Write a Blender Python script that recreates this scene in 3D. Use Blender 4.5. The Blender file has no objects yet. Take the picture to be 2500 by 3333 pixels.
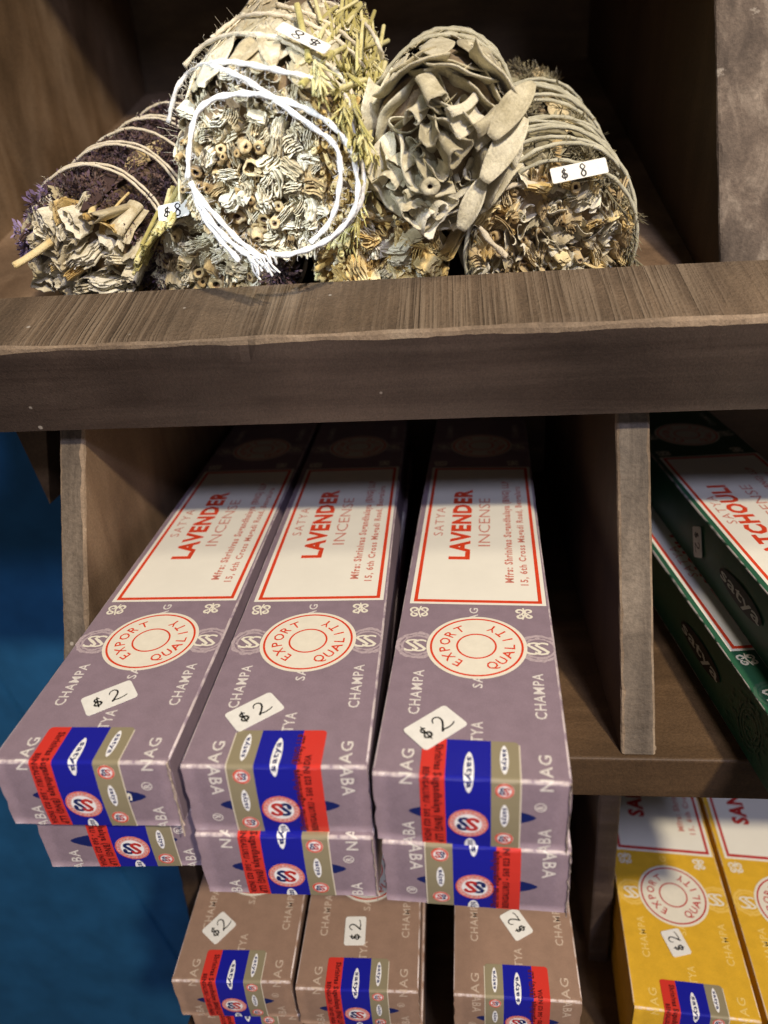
import bpy, bmesh, math, random
from mathutils import Vector, Matrix, noise
random.seed(7)
SC = bpy.context.scene
COL = SC.collection
PI = math.pi
rad = math.radians

# ------------------------------------------------------------------ camera
YAW, PITCH, ROLL, FPX = rad(-6.69843437), rad(26.71835275), rad(-4.00596696), 2344.7
fwd = Vector((math.sin(YAW)*math.cos(PITCH), math.cos(YAW)*math.cos(PITCH), -math.sin(PITCH)))
rgt = Vector((math.cos(YAW), -math.sin(YAW), 0))
upv = rgt.cross(fwd)
CR = math.cos(ROLL)*rgt + math.sin(ROLL)*upv
CU = -math.sin(ROLL)*rgt + math.cos(ROLL)*upv
cam_d = bpy.data.cameras.new('camera')
cam = bpy.data.objects.new('camera', cam_d); COL.objects.link(cam)
cam.matrix_world = Matrix(((CR.x, CU.x, -fwd.x, 0), (CR.y, CU.y, -fwd.y, 0), (CR.z, CU.z, -fwd.z, 0), (0, 0, 0, 1)))
cam_d.sensor_fit = 'VERTICAL'
cam_d.sensor_height = 9.8; cam_d.sensor_width = 9.8*0.75
cam_d.lens = FPX/3333*9.8
cam_d.clip_start = 0.01; cam_d.clip_end = 20
cam_d.dof.use_dof = True
cam_d.dof.focus_distance = 0.245
cam_d.dof.aperture_fstop = 2.6
SC.camera = cam

def at(px, py, y):
    """point of the place seen at a spot of the photograph (2500x3333), at depth y"""
    d = (px-1250)/FPX*CR - (py-1666.5)/FPX*CU + fwd
    return d*(y/d.y)

# ------------------------------------------------------------------ light
SC.view_settings.view_transform = 'Standard'
SC.view_settings.look = 'None'
SC.view_settings.exposure = 0
SC.view_settings.gamma = 1
W = bpy.data.worlds.new('World'); SC.world = W; W.use_nodes = True
W.node_tree.nodes['Background'].inputs[0].default_value = (1.0, 0.9, 0.8, 1)
W.node_tree.nodes['Background'].inputs[1].default_value = 0.035

def lamp(name, kind, loc, target, energy, color, **kw):
    d = bpy.data.lights.new(name, kind); d.energy = energy; d.color = color
    for k, v in kw.items(): setattr(d, k, v)
    o = bpy.data.objects.new(name, d); COL.objects.link(o)
    o.location = loc
    o.rotation_euler = (Vector(target)-Vector(loc)).to_track_quat('-Z', 'Y').to_euler()
    return o
TGT = Vector((-0.02, 0.24, -0.12))
KD = Vector((0.534, -0.869, 1.0)).normalized()
lamp('key_lamp', 'AREA', TGT+KD*1.5, TGT, 24, (1.0, 0.855, 0.635), shape='DISK', size=0.07)
OD = Vector((0.25, -0.24, 0.94)).normalized()
lamp('ceiling_lamp', 'AREA', TGT+OD*1.5, TGT, 5, (1.0, 0.88, 0.70), shape='DISK', size=0.16)
CD = Vector((0.42, -1.12, 0.95)).normalized()
lamp('cool_lamp', 'AREA', TGT+CD*1.4, TGT, 8.0, (0.70, 0.71, 1.0), shape='DISK', size=0.16)
lamp('front_fill', 'AREA', (0.15, -1.5, -0.05), TGT, 3.0, (0.92, 0.84, 0.90), shape='RECTANGLE', size=1.2, size_y=0.8)  # added low fill, no real source; keeps the bin interiors brown
lamp('shelf_spot', 'SPOT', (-0.30, -0.75, 0.42), at(850, 560, 0.25), 82, (0.84, 0.92, 1.0), spot_size=rad(5.4), spot_blend=0.9, shadow_soft_size=0.02)

# ------------------------------------------------------------------ helpers
def thing(name, label, cat, loc=(0, 0, 0), group=None, mat=None):
    o = bpy.data.objects.new(name, None); COL.objects.link(o)
    o.empty_display_size = 0.01
    if mat is not None: o.matrix_world = mat
    else: o.location = loc
    o['label'] = label; o['category'] = cat
    if group: o['group'] = group
    return o

def link(name, me, parent=None, mats=None):
    if mats is not None and len(me.materials) == 0:
        for m in (mats if isinstance(mats, (list, tuple)) else [mats]): me.materials.append(m)
    o = bpy.data.objects.new(name, me); COL.objects.link(o)
    if parent is not None: o.parent = parent
    if name in ('lettering', 'brand_lettering', 'side_lettering', 'twine_end'): o['kind'] = 'stuff'     # print too fine to pick apart
    return o

def mesh_from(name, verts, faces, mats, fm=None, smooth=False):
    me = bpy.data.meshes.new(name)
    me.from_pydata([tuple(v) for v in verts], [], faces)
    for m in (mats if isinstance(mats, (list, tuple)) else [mats]): me.materials.append(m)
    if fm:
        me.polygons.foreach_set('material_index', fm)
    if smooth:
        me.polygons.foreach_set('use_smooth', [True]*len(me.polygons))
    me.update()
    return me

# ------------------------------------------------------------------ materials
def new_mat(name):
    m = bpy.data.materials.new(name); m.use_nodes = True
    nt = m.node_tree
    return m, nt, nt.nodes['Principled BSDF']

def ramp(nt, stops):
    r = nt.nodes.new('ShaderNodeValToRGB')
    els = r.color_ramp.elements
    while len(els) < len(stops): els.new(0.5)
    for e, (p, c) in zip(els, stops):
        e.position = p; e.color = (*c, 1)
    return r

def noise_tex(nt, scale, detail=4, rough=0.55, stretch=None, coord='Object', dist=0.0):
    tc = nt.nodes.new('ShaderNodeTexCoord')
    mp = nt.nodes.new('ShaderNodeMapping')
    nt.links.new(tc.outputs[coord], mp.inputs['Vector'])
    if stretch: mp.inputs['Scale'].default_value = stretch
    n = nt.nodes.new('ShaderNodeTexNoise')
    n.inputs['Scale'].default_value = scale
    n.inputs['Detail'].default_value = detail
    n.inputs['Roughness'].default_value = rough
    n.inputs['Distortion'].default_value = dist
    nt.links.new(mp.outputs[0], n.inputs['Vector'])
    return n

def bump(nt, bs, height, strength, dist=0.001):
    b = nt.nodes.new('ShaderNodeBump')
    b.inputs['Strength'].default_value = strength
    b.inputs['Distance'].default_value = dist
    nt.links.new(height, b.inputs['Height'])
    nt.links.new(b.outputs[0], bs.inputs['Normal'])
    return b

def mixc(nt, fac, a, b, mode='MIX'):
    m = nt.nodes.new('ShaderNodeMix'); m.data_type = 'RGBA'; m.blend_type = mode
    for idx, v in ((0, fac), (6, a), (7, b)):
        if isinstance(v, bpy.types.NodeSocket): nt.links.new(v, m.inputs[idx])
        elif isinstance(v, (int, float)): m.inputs[idx].default_value = v
        else: m.inputs[idx].default_value = (*v, 1)
    return m.outputs[2]

def wood(name, dark, mid, light, stretch=(6, 60, 60), scale=1.0, rough=0.55, bumpy=0.35, wear=None, fine=1.0, bd=0.0006, coord='Object', lines=False, specks=False):
    m, nt, bs = new_mat(name)
    n = noise_tex(nt, scale, 8, 0.62, stretch, dist=0.6, coord=coord)
    r = ramp(nt, [(0.28, dark), (0.5, mid), (0.74, light)])
    nt.links.new(n.outputs['Fac'], r.inputs[0])
    big = noise_tex(nt, 14, 5, 0.6, coord=coord)
    rb = ramp(nt, [(0.3, (0.62, 0.62, 0.62)), (0.7, (1.25, 1.22, 1.18))])
    nt.links.new(big.outputs['Fac'], rb.inputs[0])
    c = mixc(nt, 1.0, r.outputs[0], rb.outputs[0], 'MULTIPLY')
    fn = noise_tex(nt, 1100*fine, 3, 0.7, coord=coord)
    rf = ramp(nt, [(0.3, (0.7, 0.7, 0.7)), (0.7, (1.28, 1.28, 1.28))])
    nt.links.new(fn.outputs['Fac'], rf.inputs[0])
    c = mixc(nt, 0.8, c, rf.outputs[0], 'MULTIPLY')
    if wear:
        wn = noise_tex(nt, 60, 6, 0.7, (1, 1.5, 1.5), coord=coord)
        rw = ramp(nt, [(0.66, (0, 0, 0)), (0.74, (1, 1, 1))])
        nt.links.new(wn.outputs['Fac'], rw.inputs[0])
        c = mixc(nt, rw.outputs[0], c, wear)
    lh = None
    if lines:                                   # saw marks: thin light ridges, strong in places and gone in others
        ln = noise_tex(nt, 1.0, 2, 0.5, (900, 14, 14), coord=coord)
        mk = noise_tex(nt, 22, 3, 0.5, (1, 0.4, 0.4), coord=coord)
        rl = ramp(nt, [(0.42, (0, 0, 0)), (0.66, (1, 1, 1))]); nt.links.new(ln.outputs['Fac'], rl.inputs[0])
        rm = ramp(nt, [(0.40, (0.12, 0.12, 0.12)), (0.62, (1, 1, 1))]); nt.links.new(mk.outputs['Fac'], rm.inputs[0])
        f = nt.nodes.new('ShaderNodeMath'); f.operation = 'MULTIPLY'
        nt.links.new(rl.outputs[0], f.inputs[0]); nt.links.new(rm.outputs[0], f.inputs[1]); lh = f.outputs[0]
        c = mixc(nt, lh, mixc(nt, 1.0, c, (0.93, 0.92, 0.91), 'MULTIPLY'), (0.215, 0.162, 0.110))
    if specks:                                  # dust and chips
        tc = nt.nodes.new('ShaderNodeTexCoord'); vo = nt.nodes.new('ShaderNodeTexVoronoi'); vo.inputs['Scale'].default_value = 75
        nt.links.new(tc.outputs['Object'], vo.inputs['Vector'])
        rs = ramp(nt, [(0.045, (1, 1, 1)), (0.07, (0, 0, 0))]); nt.links.new(vo.outputs['Distance'], rs.inputs[0])
        c = mixc(nt, rs.outputs[0], c, (0.34, 0.30, 0.25))
        v2 = nt.nodes.new('ShaderNodeTexVoronoi'); v2.inputs['Scale'].default_value = 17
        nt.links.new(tc.outputs['Object'], v2.inputs['Vector'])
        rk = ramp(nt, [(0.03, (0.75, 0.75, 0.75)), (0.11, (0, 0, 0))]); nt.links.new(v2.outputs['Distance'], rk.inputs[0])
        c = mixc(nt, rk.outputs[0], c, (0.018, 0.012, 0.009))
    nt.links.new(c, bs.inputs['Base Color'])
    bs.inputs['Roughness'].default_value = rough
    bs.inputs['Specular IOR Level'].default_value = 0.35
    ad = nt.nodes.new('ShaderNodeMath'); ad.operation = 'ADD'
    nt.links.new(n.outputs['Fac'], ad.inputs[0]); nt.links.new(fn.outputs['Fac'], ad.inputs[1])
    if lh is not None:
        a2 = nt.nodes.new('ShaderNodeMath'); a2.operation = 'ADD'
        nt.links.new(ad.outputs[0], a2.inputs[0]); nt.links.new(lh, a2.inputs[1]); ad = a2
    bump(nt, bs, ad.outputs[0], bumpy, bd)
    return m

M = {}
M['lip_front'] = wood('stained_board', (0.033, 0.022, 0.017), (0.054, 0.038, 0.030), (0.084, 0.061, 0.048), (5, 90, 90), 1.0, 0.45, 0.3, fine=1.2, specks=True)
M['lip_top'] = wood('sawn_edge', (0.060, 0.041, 0.025), (0.112, 0.079, 0.051), (0.19, 0.138, 0.091), (60, 8, 8), 1.0, 0.75, 0.9, fine=0.8, bd=0.0009, lines=True, specks=True)
M['worn'] = wood('worn_edge', (0.10, 0.072, 0.048), (0.21, 0.155, 0.105), (0.33, 0.26, 0.185), (40, 40, 40), 1.0, 0.8, 0.6)
M['post'] = wood('grey_board', (0.060, 0.046, 0.033), (0.125, 0.100, 0.075), (0.23, 0.190, 0.146), (95, 22, 10), 1.0, 0.7, 0.6, fine=0.6, specks=True)
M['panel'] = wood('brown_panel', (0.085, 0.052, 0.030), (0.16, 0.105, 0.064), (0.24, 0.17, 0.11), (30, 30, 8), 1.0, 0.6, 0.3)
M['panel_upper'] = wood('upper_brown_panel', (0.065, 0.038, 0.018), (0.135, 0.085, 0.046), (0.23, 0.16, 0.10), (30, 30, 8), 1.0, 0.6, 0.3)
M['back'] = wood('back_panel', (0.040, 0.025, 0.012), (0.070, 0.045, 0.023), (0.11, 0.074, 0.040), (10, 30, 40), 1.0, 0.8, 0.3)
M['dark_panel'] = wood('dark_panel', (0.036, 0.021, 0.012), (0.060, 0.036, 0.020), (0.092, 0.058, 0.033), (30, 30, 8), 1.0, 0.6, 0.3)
M['rail'] = wood('brown_rail', (0.040, 0.022, 0.010), (0.072, 0.042, 0.020), (0.115, 0.070, 0.036), (8, 60, 60), 1.0, 0.6, 0.35)
M['rough_post'] = wood('rough_post', (0.045, 0.033, 0.026), (0.12, 0.092, 0.072), (0.30, 0.25, 0.20), (55, 26, 26), 1.4, 0.8, 0.9, wear=(0.34, 0.30, 0.25), fine=0.7)

def plain(name, col, rough=0.5, spec=0.5, metal=0.0, nscale=None, namp=0.12, coat=0.0, bmp=0.0, bscale=900):
    m, nt, bs = new_mat(name)
    bs.inputs['Roughness'].default_value = rough
    bs.inputs['Specular IOR Level'].default_value = spec
    bs.inputs['Metallic'].default_value = metal
    bs.inputs['Coat Weight'].default_value = coat
    bs.inputs['Coat Roughness'].default_value = 0.15
    if nscale:
        n = noise_tex(nt, nscale, 5, 0.6)
        r = ramp(nt, [(0.3, tuple(c*(1-namp) for c in col)), (0.7, tuple(min(1, c*(1+namp)) for c in col))])
        nt.links.new(n.outputs['Fac'], r.inputs[0])
        nt.links.new(r.outputs[0], bs.inputs['Base Color'])
    else:
        bs.inputs['Base Color'].default_value = (*col, 1)
    if bmp:
        bn = noise_tex(nt, bscale, 4, 0.6)
        bump(nt, bs, bn.outputs['Fac'], bmp, 0.0003)
    return m

def card(name, col):
    """printed carton board with rubbed specks"""
    m, nt, bs = new_mat(name)
    n = noise_tex(nt, 170, 6, 0.65)
    r = ramp(nt, [(0.3, tuple(c*0.90 for c in col)), (0.7, tuple(min(1, c*1.08) for c in col))]); nt.links.new(n.outputs['Fac'], r.inputs[0])
    f = noise_tex(nt, 2600, 2, 0.6); rf = ramp(nt, [(0.30, (0.88, 0.88, 0.88)), (0.70, (1.10, 1.10, 1.10))]); nt.links.new(f.outputs['Fac'], rf.inputs[0])
    c = mixc(nt, 0.9, r.outputs[0], rf.outputs[0], 'MULTIPLY')
    k = noise_tex(nt, 330, 7, 0.75, (1, 0.6, 1)); rk = ramp(nt, [(0.70, (0, 0, 0)), (0.76, (0.55, 0.55, 0.55))]); nt.links.new(k.outputs['Fac'], rk.inputs[0])
    c = mixc(nt, rk.outputs[0], c, tuple(min(1, q*0.6+0.25) for q in col))
    nt.links.new(c, bs.inputs['Base Color'])
    bs.inputs['Roughness'].default_value = 0.42; bs.inputs['Specular IOR Level'].default_value = 0.45
    bump(nt, bs, noise_tex(nt, 60, 3, 0.5).outputs['Fac'], 0.25, 0.001)
    return m
M['blue'] = plain('blue_paint', (0.020, 0.118, 0.270), 0.55, 0.3, nscale=22, namp=0.2, bmp=0.3, bscale=160)
M['blue_groove'] = plain('blue_groove', (0.004, 0.03, 0.08), 0.8, 0.2)
M['lav'] = card('lavender_card', (0.250, 0.188, 0.226))
M['brown'] = card('tan_card', (0.295, 0.190, 0.135))
M['yellow'] = card('yellow_card', (0.68, 0.40, 0.03))
M['green'] = card('green_card', (0.022, 0.095, 0.050))
M['paper_edge'] = plain('bare_paper_edge', (0.55, 0.45, 0.38), 0.8, 0.2, nscale=700, namp=0.35)
M['cream'] = plain('cream_ink', (0.74, 0.70, 0.58), 0.4, 0.4, nscale=300, namp=0.04)
M['white_label'] = plain('label_white', (0.78, 0.755, 0.66), 0.32, 0.5, nscale=60, namp=0.03)
M['red'] = plain('red_ink', (0.64, 0.055, 0.018), 0.4, 0.4, nscale=500, namp=0.12)
M['dkred'] = plain('dark_red_ink', (0.46, 0.025, 0.022), 0.4, 0.4, nscale=500, namp=0.12)
M['palered'] = plain('pale_red_ink', (0.56, 0.20, 0.15), 0.4, 0.4)
M['silver'] = plain('silver_ink', (0.66, 0.62, 0.58), 0.42, 0.5, nscale=900, namp=0.18)
M['haze_lav'] = plain('faint_lavender_ink', (0.42, 0.34, 0.36), 0.45, 0.4, nscale=1500, namp=0.25)
M['tape_blue'] = plain('tape_blue', (0.012, 0.014, 0.30), 0.22, 0.5, coat=0.4, bmp=0.08, bscale=300)
M['tape_red'] = plain('tape_red', (0.60, 0.040, 0.028), 0.25, 0.5, coat=0.4, bmp=0.08, bscale=300)
M['tape_gold'] = plain('tape_gold', (0.34, 0.295, 0.185), 0.26, 0.6, metal=0.2, coat=0.5, bmp=0.08, bscale=300)
M['navy'] = plain('navy_ink', (0.008, 0.016, 0.11), 0.35, 0.5)
M['white'] = plain('white_ink', (0.82, 0.82, 0.82), 0.4, 0.4)
M['pink'] = plain('pink_ink', (0.68, 0.36, 0.33), 0.4, 0.4, nscale=1800, namp=0.35)
M['black'] = plain('black_ink', (0.012, 0.011, 0.011), 0.5, 0.3)
M['black_red'] = plain('dark_ink_on_red', (0.10, 0.008, 0.008), 0.5, 0.3)
M['sticker'] = plain('sticker_paper', (0.74, 0.73, 0.68), 0.55, 0.35, nscale=400, namp=0.05, bmp=0.1)
M['foil'] = plain('clear_tape_edge', (0.62, 0.56, 0.45), 0.25, 0.6)

# ------------------------------------------------------------------ flat print, laid round the fold of a box end
RF = 0.0008; LA = RF*PI/4
BW, BH, BL = 0.05, 0.02424, 0.276
BULGE = 0.0007
def wrap(u, v, h):
    if u > LA: return Vector((v, RF+(u-LA), h))
    if u < -LA:
        d = RF + (-u-LA)
        b = BULGE*math.sin(PI*min(1, max(0, v/BW+0.5)))*math.sin(PI*min(1, d/BH))
        return Vector((v, -b-h, -d))
    a = (LA-u)/(2*LA)*PI/2
    return Vector((v, RF-(RF+h)*math.sin(a), -RF+(RF+h)*math.cos(a)))

_glyphs = {}
def glyphs(s, bold=0.0, space=1.0):
    k = (s, bold, space)
    if k in _glyphs: return _glyphs[k]
    cu = bpy.data.curves.new('lettering', 'FONT'); cu.body = s; cu.size = 1; cu.offset = bold
    cu.space_character = space; cu.resolution_u = 2; cu.fill_mode = 'FRONT'
    o = bpy.data.objects.new('lettering', cu); COL.objects.link(o)
    dg = bpy.context.evaluated_depsgraph_get()
    me = bpy.data.meshes.new_from_object(o.evaluated_get(dg))
    vs = [(v.co.x, v.co.y) for v in me.vertices]; fs = [tuple(p.vertices) for p in me.polygons]
    bpy.data.objects.remove(o); bpy.data.curves.remove(cu); bpy.data.meshes.remove(me)
    x0 = min(v[0] for v in vs); x1 = max(v[0] for v in vs)
    vs = [((x-x0)/(x1-x0), y/0.729) for x, y in vs]
    _glyphs[k] = (vs, fs, (x1-x0)/0.729)
    return _glyphs[k]

class Print:
    def __init__(self): self.items = []
    def add(self, uv, faces, mat, layer): self.items.append((uv, faces, mat, layer))
    def poly(self, uv, mat, layer): self.add(uv, [tuple(range(len(uv)))], mat, layer)
    def rect(self, u0, u1, v0, v1, mat, layer): self.poly([(u0, v0), (u1, v0), (u1, v1), (u0, v1)], mat, layer)
    def text(self, s, u0, u1, vb, cap, mat, layer, sense=1, bold=0.0, space=1.0):
        """reads along +u with its tops towards -v (sense 1), or along -u with its tops towards +v (sense -1)"""
        vs, fs, asp = glyphs(s, bold, space)
        L = (u1-u0) if u1 is not None else asp*cap*sense
        self.add([(u0+x*L, vb-sense*y*cap) for x, y in vs], fs, mat, layer)
    def ellipse(self, uc, vc, ru, rv, mat, layer, n=36):
        self.poly([(uc+ru*math.cos(2*PI*i/n), vc+rv*math.sin(2*PI*i/n)) for i in range(n)], mat, layer)
    def ring(self, uc, vc, r0, r1, mat, layer, n=40, asp=1.0, a0=0, a1=2*PI, ragged=0):
        vs = []; fs = []
        for i in range(n+1):
            a = a0+(a1-a0)*i/n
            q = 1+ragged*random.uniform(-1, 1)
            for r in (r0, r1*q): vs.append((uc+r*asp*math.cos(a), vc+r*math.sin(a)))
        for i in range(n): fs.append((2*i, 2*i+1, 2*i+3, 2*i+2))
        self.add(vs, fs, mat, layer)
    def stroke(self, pts, w, mat, layer, taper=True):
        vs = []; fs = []; n = len(pts)
        for i in range(n):
            a = Vector(pts[max(0, i-1)]); b = Vector(pts[min(n-1, i+1)])
            t = (b-a); t = t.normalized() if t.length > 0 else Vector((1, 0))
            nn = Vector((-t.y, t.x))
            ww = w*(0.55+0.45*math.sin(PI*(i+0.5)/n)) if taper else w
            p = Vector(pts[i])
            vs += [tuple(p+nn*ww/2), tuple(p-nn*ww/2)]
        for i in range(n-1): fs.append((2*i, 2*i+1, 2*i+3, 2*i+2))
        self.add(vs, fs, mat, layer)
    def build(self, name, h0=0.00006, dh=0.00003, ulim=(-BH+0.0002, 1), vlim=(-BW/2+0.0002, BW/2-0.0002), flat=False, mapping=None):
        mats = []; bm = bmesh.new()
        lay = bm.faces.layers.int.new('layer'); 
        for uv, faces, mat, layer in self.items:
            if mat not in mats: mats.append(mat)
            vv = [bm.verts.new((u, v, layer)) for u, v in uv]
            for f in faces:
                try: ff = bm.faces.new([vv[i] for i in f])
                except ValueError: continue
                ff.material_index = mats.index(mat)
        def cut(co, no, clear=False):
            g = list(bm.verts)+list(bm.edges)+list(bm.faces)
            bmesh.ops.bisect_plane(bm, geom=g, plane_co=co, plane_no=no, clear_outer=clear, dist=1e-7)
        if not flat:
            cut((ulim[0], 0, 0), (-1, 0, 0), True); cut((ulim[1], 0, 0), (1, 0, 0), True)
            cut((0, vlim[0], 0), (0, -1, 0), True); cut((0, vlim[1], 0), (0, 1, 0), True)
            if min(v.co.x for v in bm.verts) < LA:
                for u in (LA, LA/3, -LA/3, -LA, -0.004, -0.008, -0.012, -0.016, -0.020): cut((u, 0, 0), (1, 0, 0))
                for k in range(-4, 5): cut((0, k*0.005+0.0001, 0), (0, 1, 0))
        fm = mapping or (lambda u, v, h: wrap(u, v, h))
        for v in bm.verts:
            v.co = fm(v.co.x, v.co.y, h0+dh*v.co.z)
        bmesh.ops.triangulate(bm, faces=[f for f in bm.faces if len(f.verts) > 4])
        me = bpy.data.meshes.new(name)
        bmesh.ops.recalc_face_normals(bm, faces=bm.faces) if False else None
        bm.to_mesh(me); bm.free()
        for k in mats: me.materials.append(M[k])
        return me

# hand lettering (unit box strokes) and stickers
TWO = [(0.05, 0.72), (0.16, 0.92), (0.38, 1.0), (0.56, 0.86), (0.55, 0.62), (0.36, 0.34), (0.08, 0.04), (0.22, 0.10), (0.48, 0.06), (0.86, 0.12), (1.0, 0.2)]
DOL = [(0.75, 0.82), (0.5, 0.95), (0.25, 0.8), (0.35, 0.58), (0.7, 0.45), (0.72, 0.2), (0.4, 0.08), (0.12, 0.25), (0.3, 0.5), (0.55, 0.6)]
BAR = [(0.55, 1.12), (0.46, 0.5), (0.42, -0.12)]
EIGHT = [(0.75, 0.85), (0.5, 1.0), (0.22, 0.82), (0.4, 0.58), (0.72, 0.36), (0.7, 0.1), (0.4, 0.0), (0.18, 0.2), (0.42, 0.5), (0.78, 0.72), (0.75, 0.88)]
def smooth2(pts, k=5):
    out = []
    n = len(pts)
    for i in range(n-1):
        p0, p1, p2, p3 = pts[max(0, i-1)], pts[i], pts[i+1], pts[min(n-1, i+2)]
        for j in range(k):
            t = j/k
            out.append(tuple(0.5*((2*p1[c])+(-p0[c]+p2[c])*t+(2*p0[c]-5*p1[c]+4*p2[c]-p3[c])*t*t+(-p0[c]+3*p1[c]-3*p2[c]+p3[c])*t**3) for c in range(len(p1))))
    out.append(tuple(pts[-1]))
    return out

def sticker_meshes(digit, L=0.0145, Hh=0.0095, flip=False, r=0.0011, ink=0.00058, jit=0, hk=0.56):
    """a rounded paper label lying in x (long) / y, with handwritten ink; returns paper mesh and ink mesh"""
    rnd = random.Random(jit)
    out = []
    for cx, cy, a0 in ((L/2-r, Hh/2-r, 0), (-L/2+r, Hh/2-r, 90), (-L/2+r, -Hh/2+r, 180), (L/2-r, -Hh/2+r, 270)):
        for k in range(5):
            a = rad(a0+90*k/4); out.append((cx+r*math.cos(a), cy+r*math.sin(a)))
    n = len(out)
    def bend(x, y): return 0.00012
    vs = [(x, y, 0.00005) for x, y in out]+[(x, y, bend(x, y)+0.00008) for x, y in out]
    fs = [tuple(range(n, 2*n))]+[(i, (i+1) % n, n+(i+1) % n, n+i) for i in range(n)]
    paper = mesh_from('price_sticker', vs, fs, [M['sticker']])
    P = Print()
    s = -1 if flip else 1
    h = Hh*hk
    def put(pts, ox, oy, w, hh, ink_):
        q = [(ox+x*w+rnd.uniform(-1, 1)*0.00006, oy+y*hh+rnd.uniform(-1, 1)*0.00006) for x, y in smooth2(pts)]
        P.stroke([(s*a, s*b) for a, b in q], ink_, 'black', 0)
    put(DOL, -L*0.33, -h*0.42, h*0.62, h*0.78, ink*1.15); put(BAR, -L*0.33, -h*0.42, h*0.62, h*0.78, ink*0.9)
    put(TWO if digit == 2 else EIGHT, L*0.0, -h*0.5, h*(0.95 if digit == 2 else 0.62), h, ink)
    inkm = P.build('lettering', flat=True, mapping=lambda u, v, hgt: Vector((u, v, bend(u, v)+0.00013)))
    return paper, inkm

# ------------------------------------------------------------------ incense boxes
def carton_mesh(mat):
    """body of the carton, a little inside the end flap, softened edges"""
    bm = bmesh.new()
    y0, y1 = 0.0012, BL
    bmesh.ops.create_cube(bm, size=1)
    for v in bm.verts:
        v.co = Vector((v.co.x*BW, y0+(v.co.y+0.5)*(y1-y0), -BH/2+v.co.z*BH))
    es = [e for e in bm.edges if abs((e.verts[0].co-e.verts[1].co).y) > 0.1]
    bmesh.ops.bevel(bm, geom=es, offset=0.0005, segments=2, affect='EDGES', profile=0.5)
    # cut along the length so the long faces can bow and sag slightly
    for k in range(1, 12):
        g = list(bm.verts)+list(bm.edges)+list(bm.faces)
        bmesh.ops.bisect_plane(bm, geom=g, plane_co=(0, BL*k/12, 0), plane_no=(0, 1, 0), dist=1e-6)
    for v in bm.verts:
        t = v.co.y/BL
        if abs(v.co.x) > BW/2-0.0001: v.co.x += 0.00025*math.sin(9*t+v.co.z*90)
    for f in bm.faces: f.smooth = False
    for f in bm.faces:
        if abs(f.normal.x) > 0.2 and abs(f.normal.z) > 0.2: f.material_index = 1; f.smooth = True
    me = bpy.data.meshes.new('carton'); bm.to_mesh(me); bm.free()
    me.materials.append(mat); me.materials.append(M['edge_'+mat.name])
    return me

def edge_mat(base, col):
    m, nt, bs = new_mat('edge_'+base.name)
    n = noise_tex(nt, 420, 5, 0.7, (1, 0.35, 1))
    r = ramp(nt, [(0.40, col), (0.54, tuple(min(1, c*0.35+w*0.65) for c, w in zip(col, (0.66, 0.58, 0.55))))])
    nt.links.new(n.outputs['Fac'], r.inputs[0]); nt.links.new(r.outputs[0], bs.inputs['Base Color'])
    bs.inputs['Roughness'].default_value = 0.4
    M['edge_'+base.name] = m
for k, c in (('lav', (0.28, 0.215, 0.26)), ('brown', (0.31, 0.20, 0.145)), ('yellow', (0.74, 0.45, 0.06)), ('green', (0.012, 0.045, 0.024))): edge_mat(M[k], c)

def flap_mesh(mat, seed):
    """the tuck flap: carries on from the top panel over the rounded fold and down the end, bare paper at its cut sides"""
    rnd = random.Random(seed)
    us = [0.0016, LA, LA/2, 0, -LA/2, -LA, -0.003, -0.006, -0.009, -0.012, -0.015, -0.018, -0.021, -BH+0.0003]
    nv = 12; T = 0.00055
    vs = []; fs = []; fm = []
    for u in us:
        for j in range(nv+1):
            v = (j/nv-0.5)*(BW-0.0004)
            if j in (0, nv) and u < -LA: v += (1 if j else -1)*rnd.uniform(-0.0003, 0.0004)
            vs.append(wrap(u, v, 0.00002)); 
    n = len(vs)
    for i, u in enumerate(us):
        for j in range(nv+1):
            v = (j/nv-0.5)*(BW-0.0004)
            q = wrap(u, vs[i*(nv+1)+j].x, -T); q.x = vs[i*(nv+1)+j].x; vs.append(q)
    w = nv+1
    for i in range(len(us)-1):
        for j in range(nv):
            a, b, c, d = i*w+j, i*w+j+1, (i+1)*w+j+1, (i+1)*w+j
            fs.append((a, d, c, b)); fm.append(1 if 1 <= i <= 4 else 0)
            fs.append((n+a, n+b, n+c, n+d)); fm.append(0)
        for j in (0, nv):
            a, d = i*w+j, (i+1)*w+j
            fs.append((a, d, n+d, n+a)); fm.append(2)
    i = len(us)-1
    for j in range(nv): a = i*w+j; fs.append((a, a+1, n+a+1, n+a)); fm.append(2)
    return mesh_from('end_flap', vs, fs, [mat, M['edge_'+mat.name], M['paper_edge']], fm, smooth=True)

def arc_text(P, s, uc, vc, r, cap, half, mat, layer, outward):
    """letters round the export seal; its own up is -v"""
    n = len(s)
    for i, ch in enumerate(s):
        vs, fs, asp = glyphs(ch, 0.012)
        t = -half+2*half*(i+0.5)/n
        wdt = min(asp*cap, 2*half*r/n*0.92) if ch != 'I' else asp*cap
        pts = []
        for x, y in vs:
            xx = (x-0.5)*wdt; yy = (y-0.5)*cap
            if outward:
                a = t+xx/r; rr = r+yy
                X, Y = rr*math.sin(a), rr*math.cos(a)
            else:
                a = t+xx/r; rr = r-yy
                X, Y = rr*math.sin(a), -rr*math.cos(a)
            pts.append((uc+X, vc-Y))
        P.add(pts, fs, mat, layer)

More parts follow.
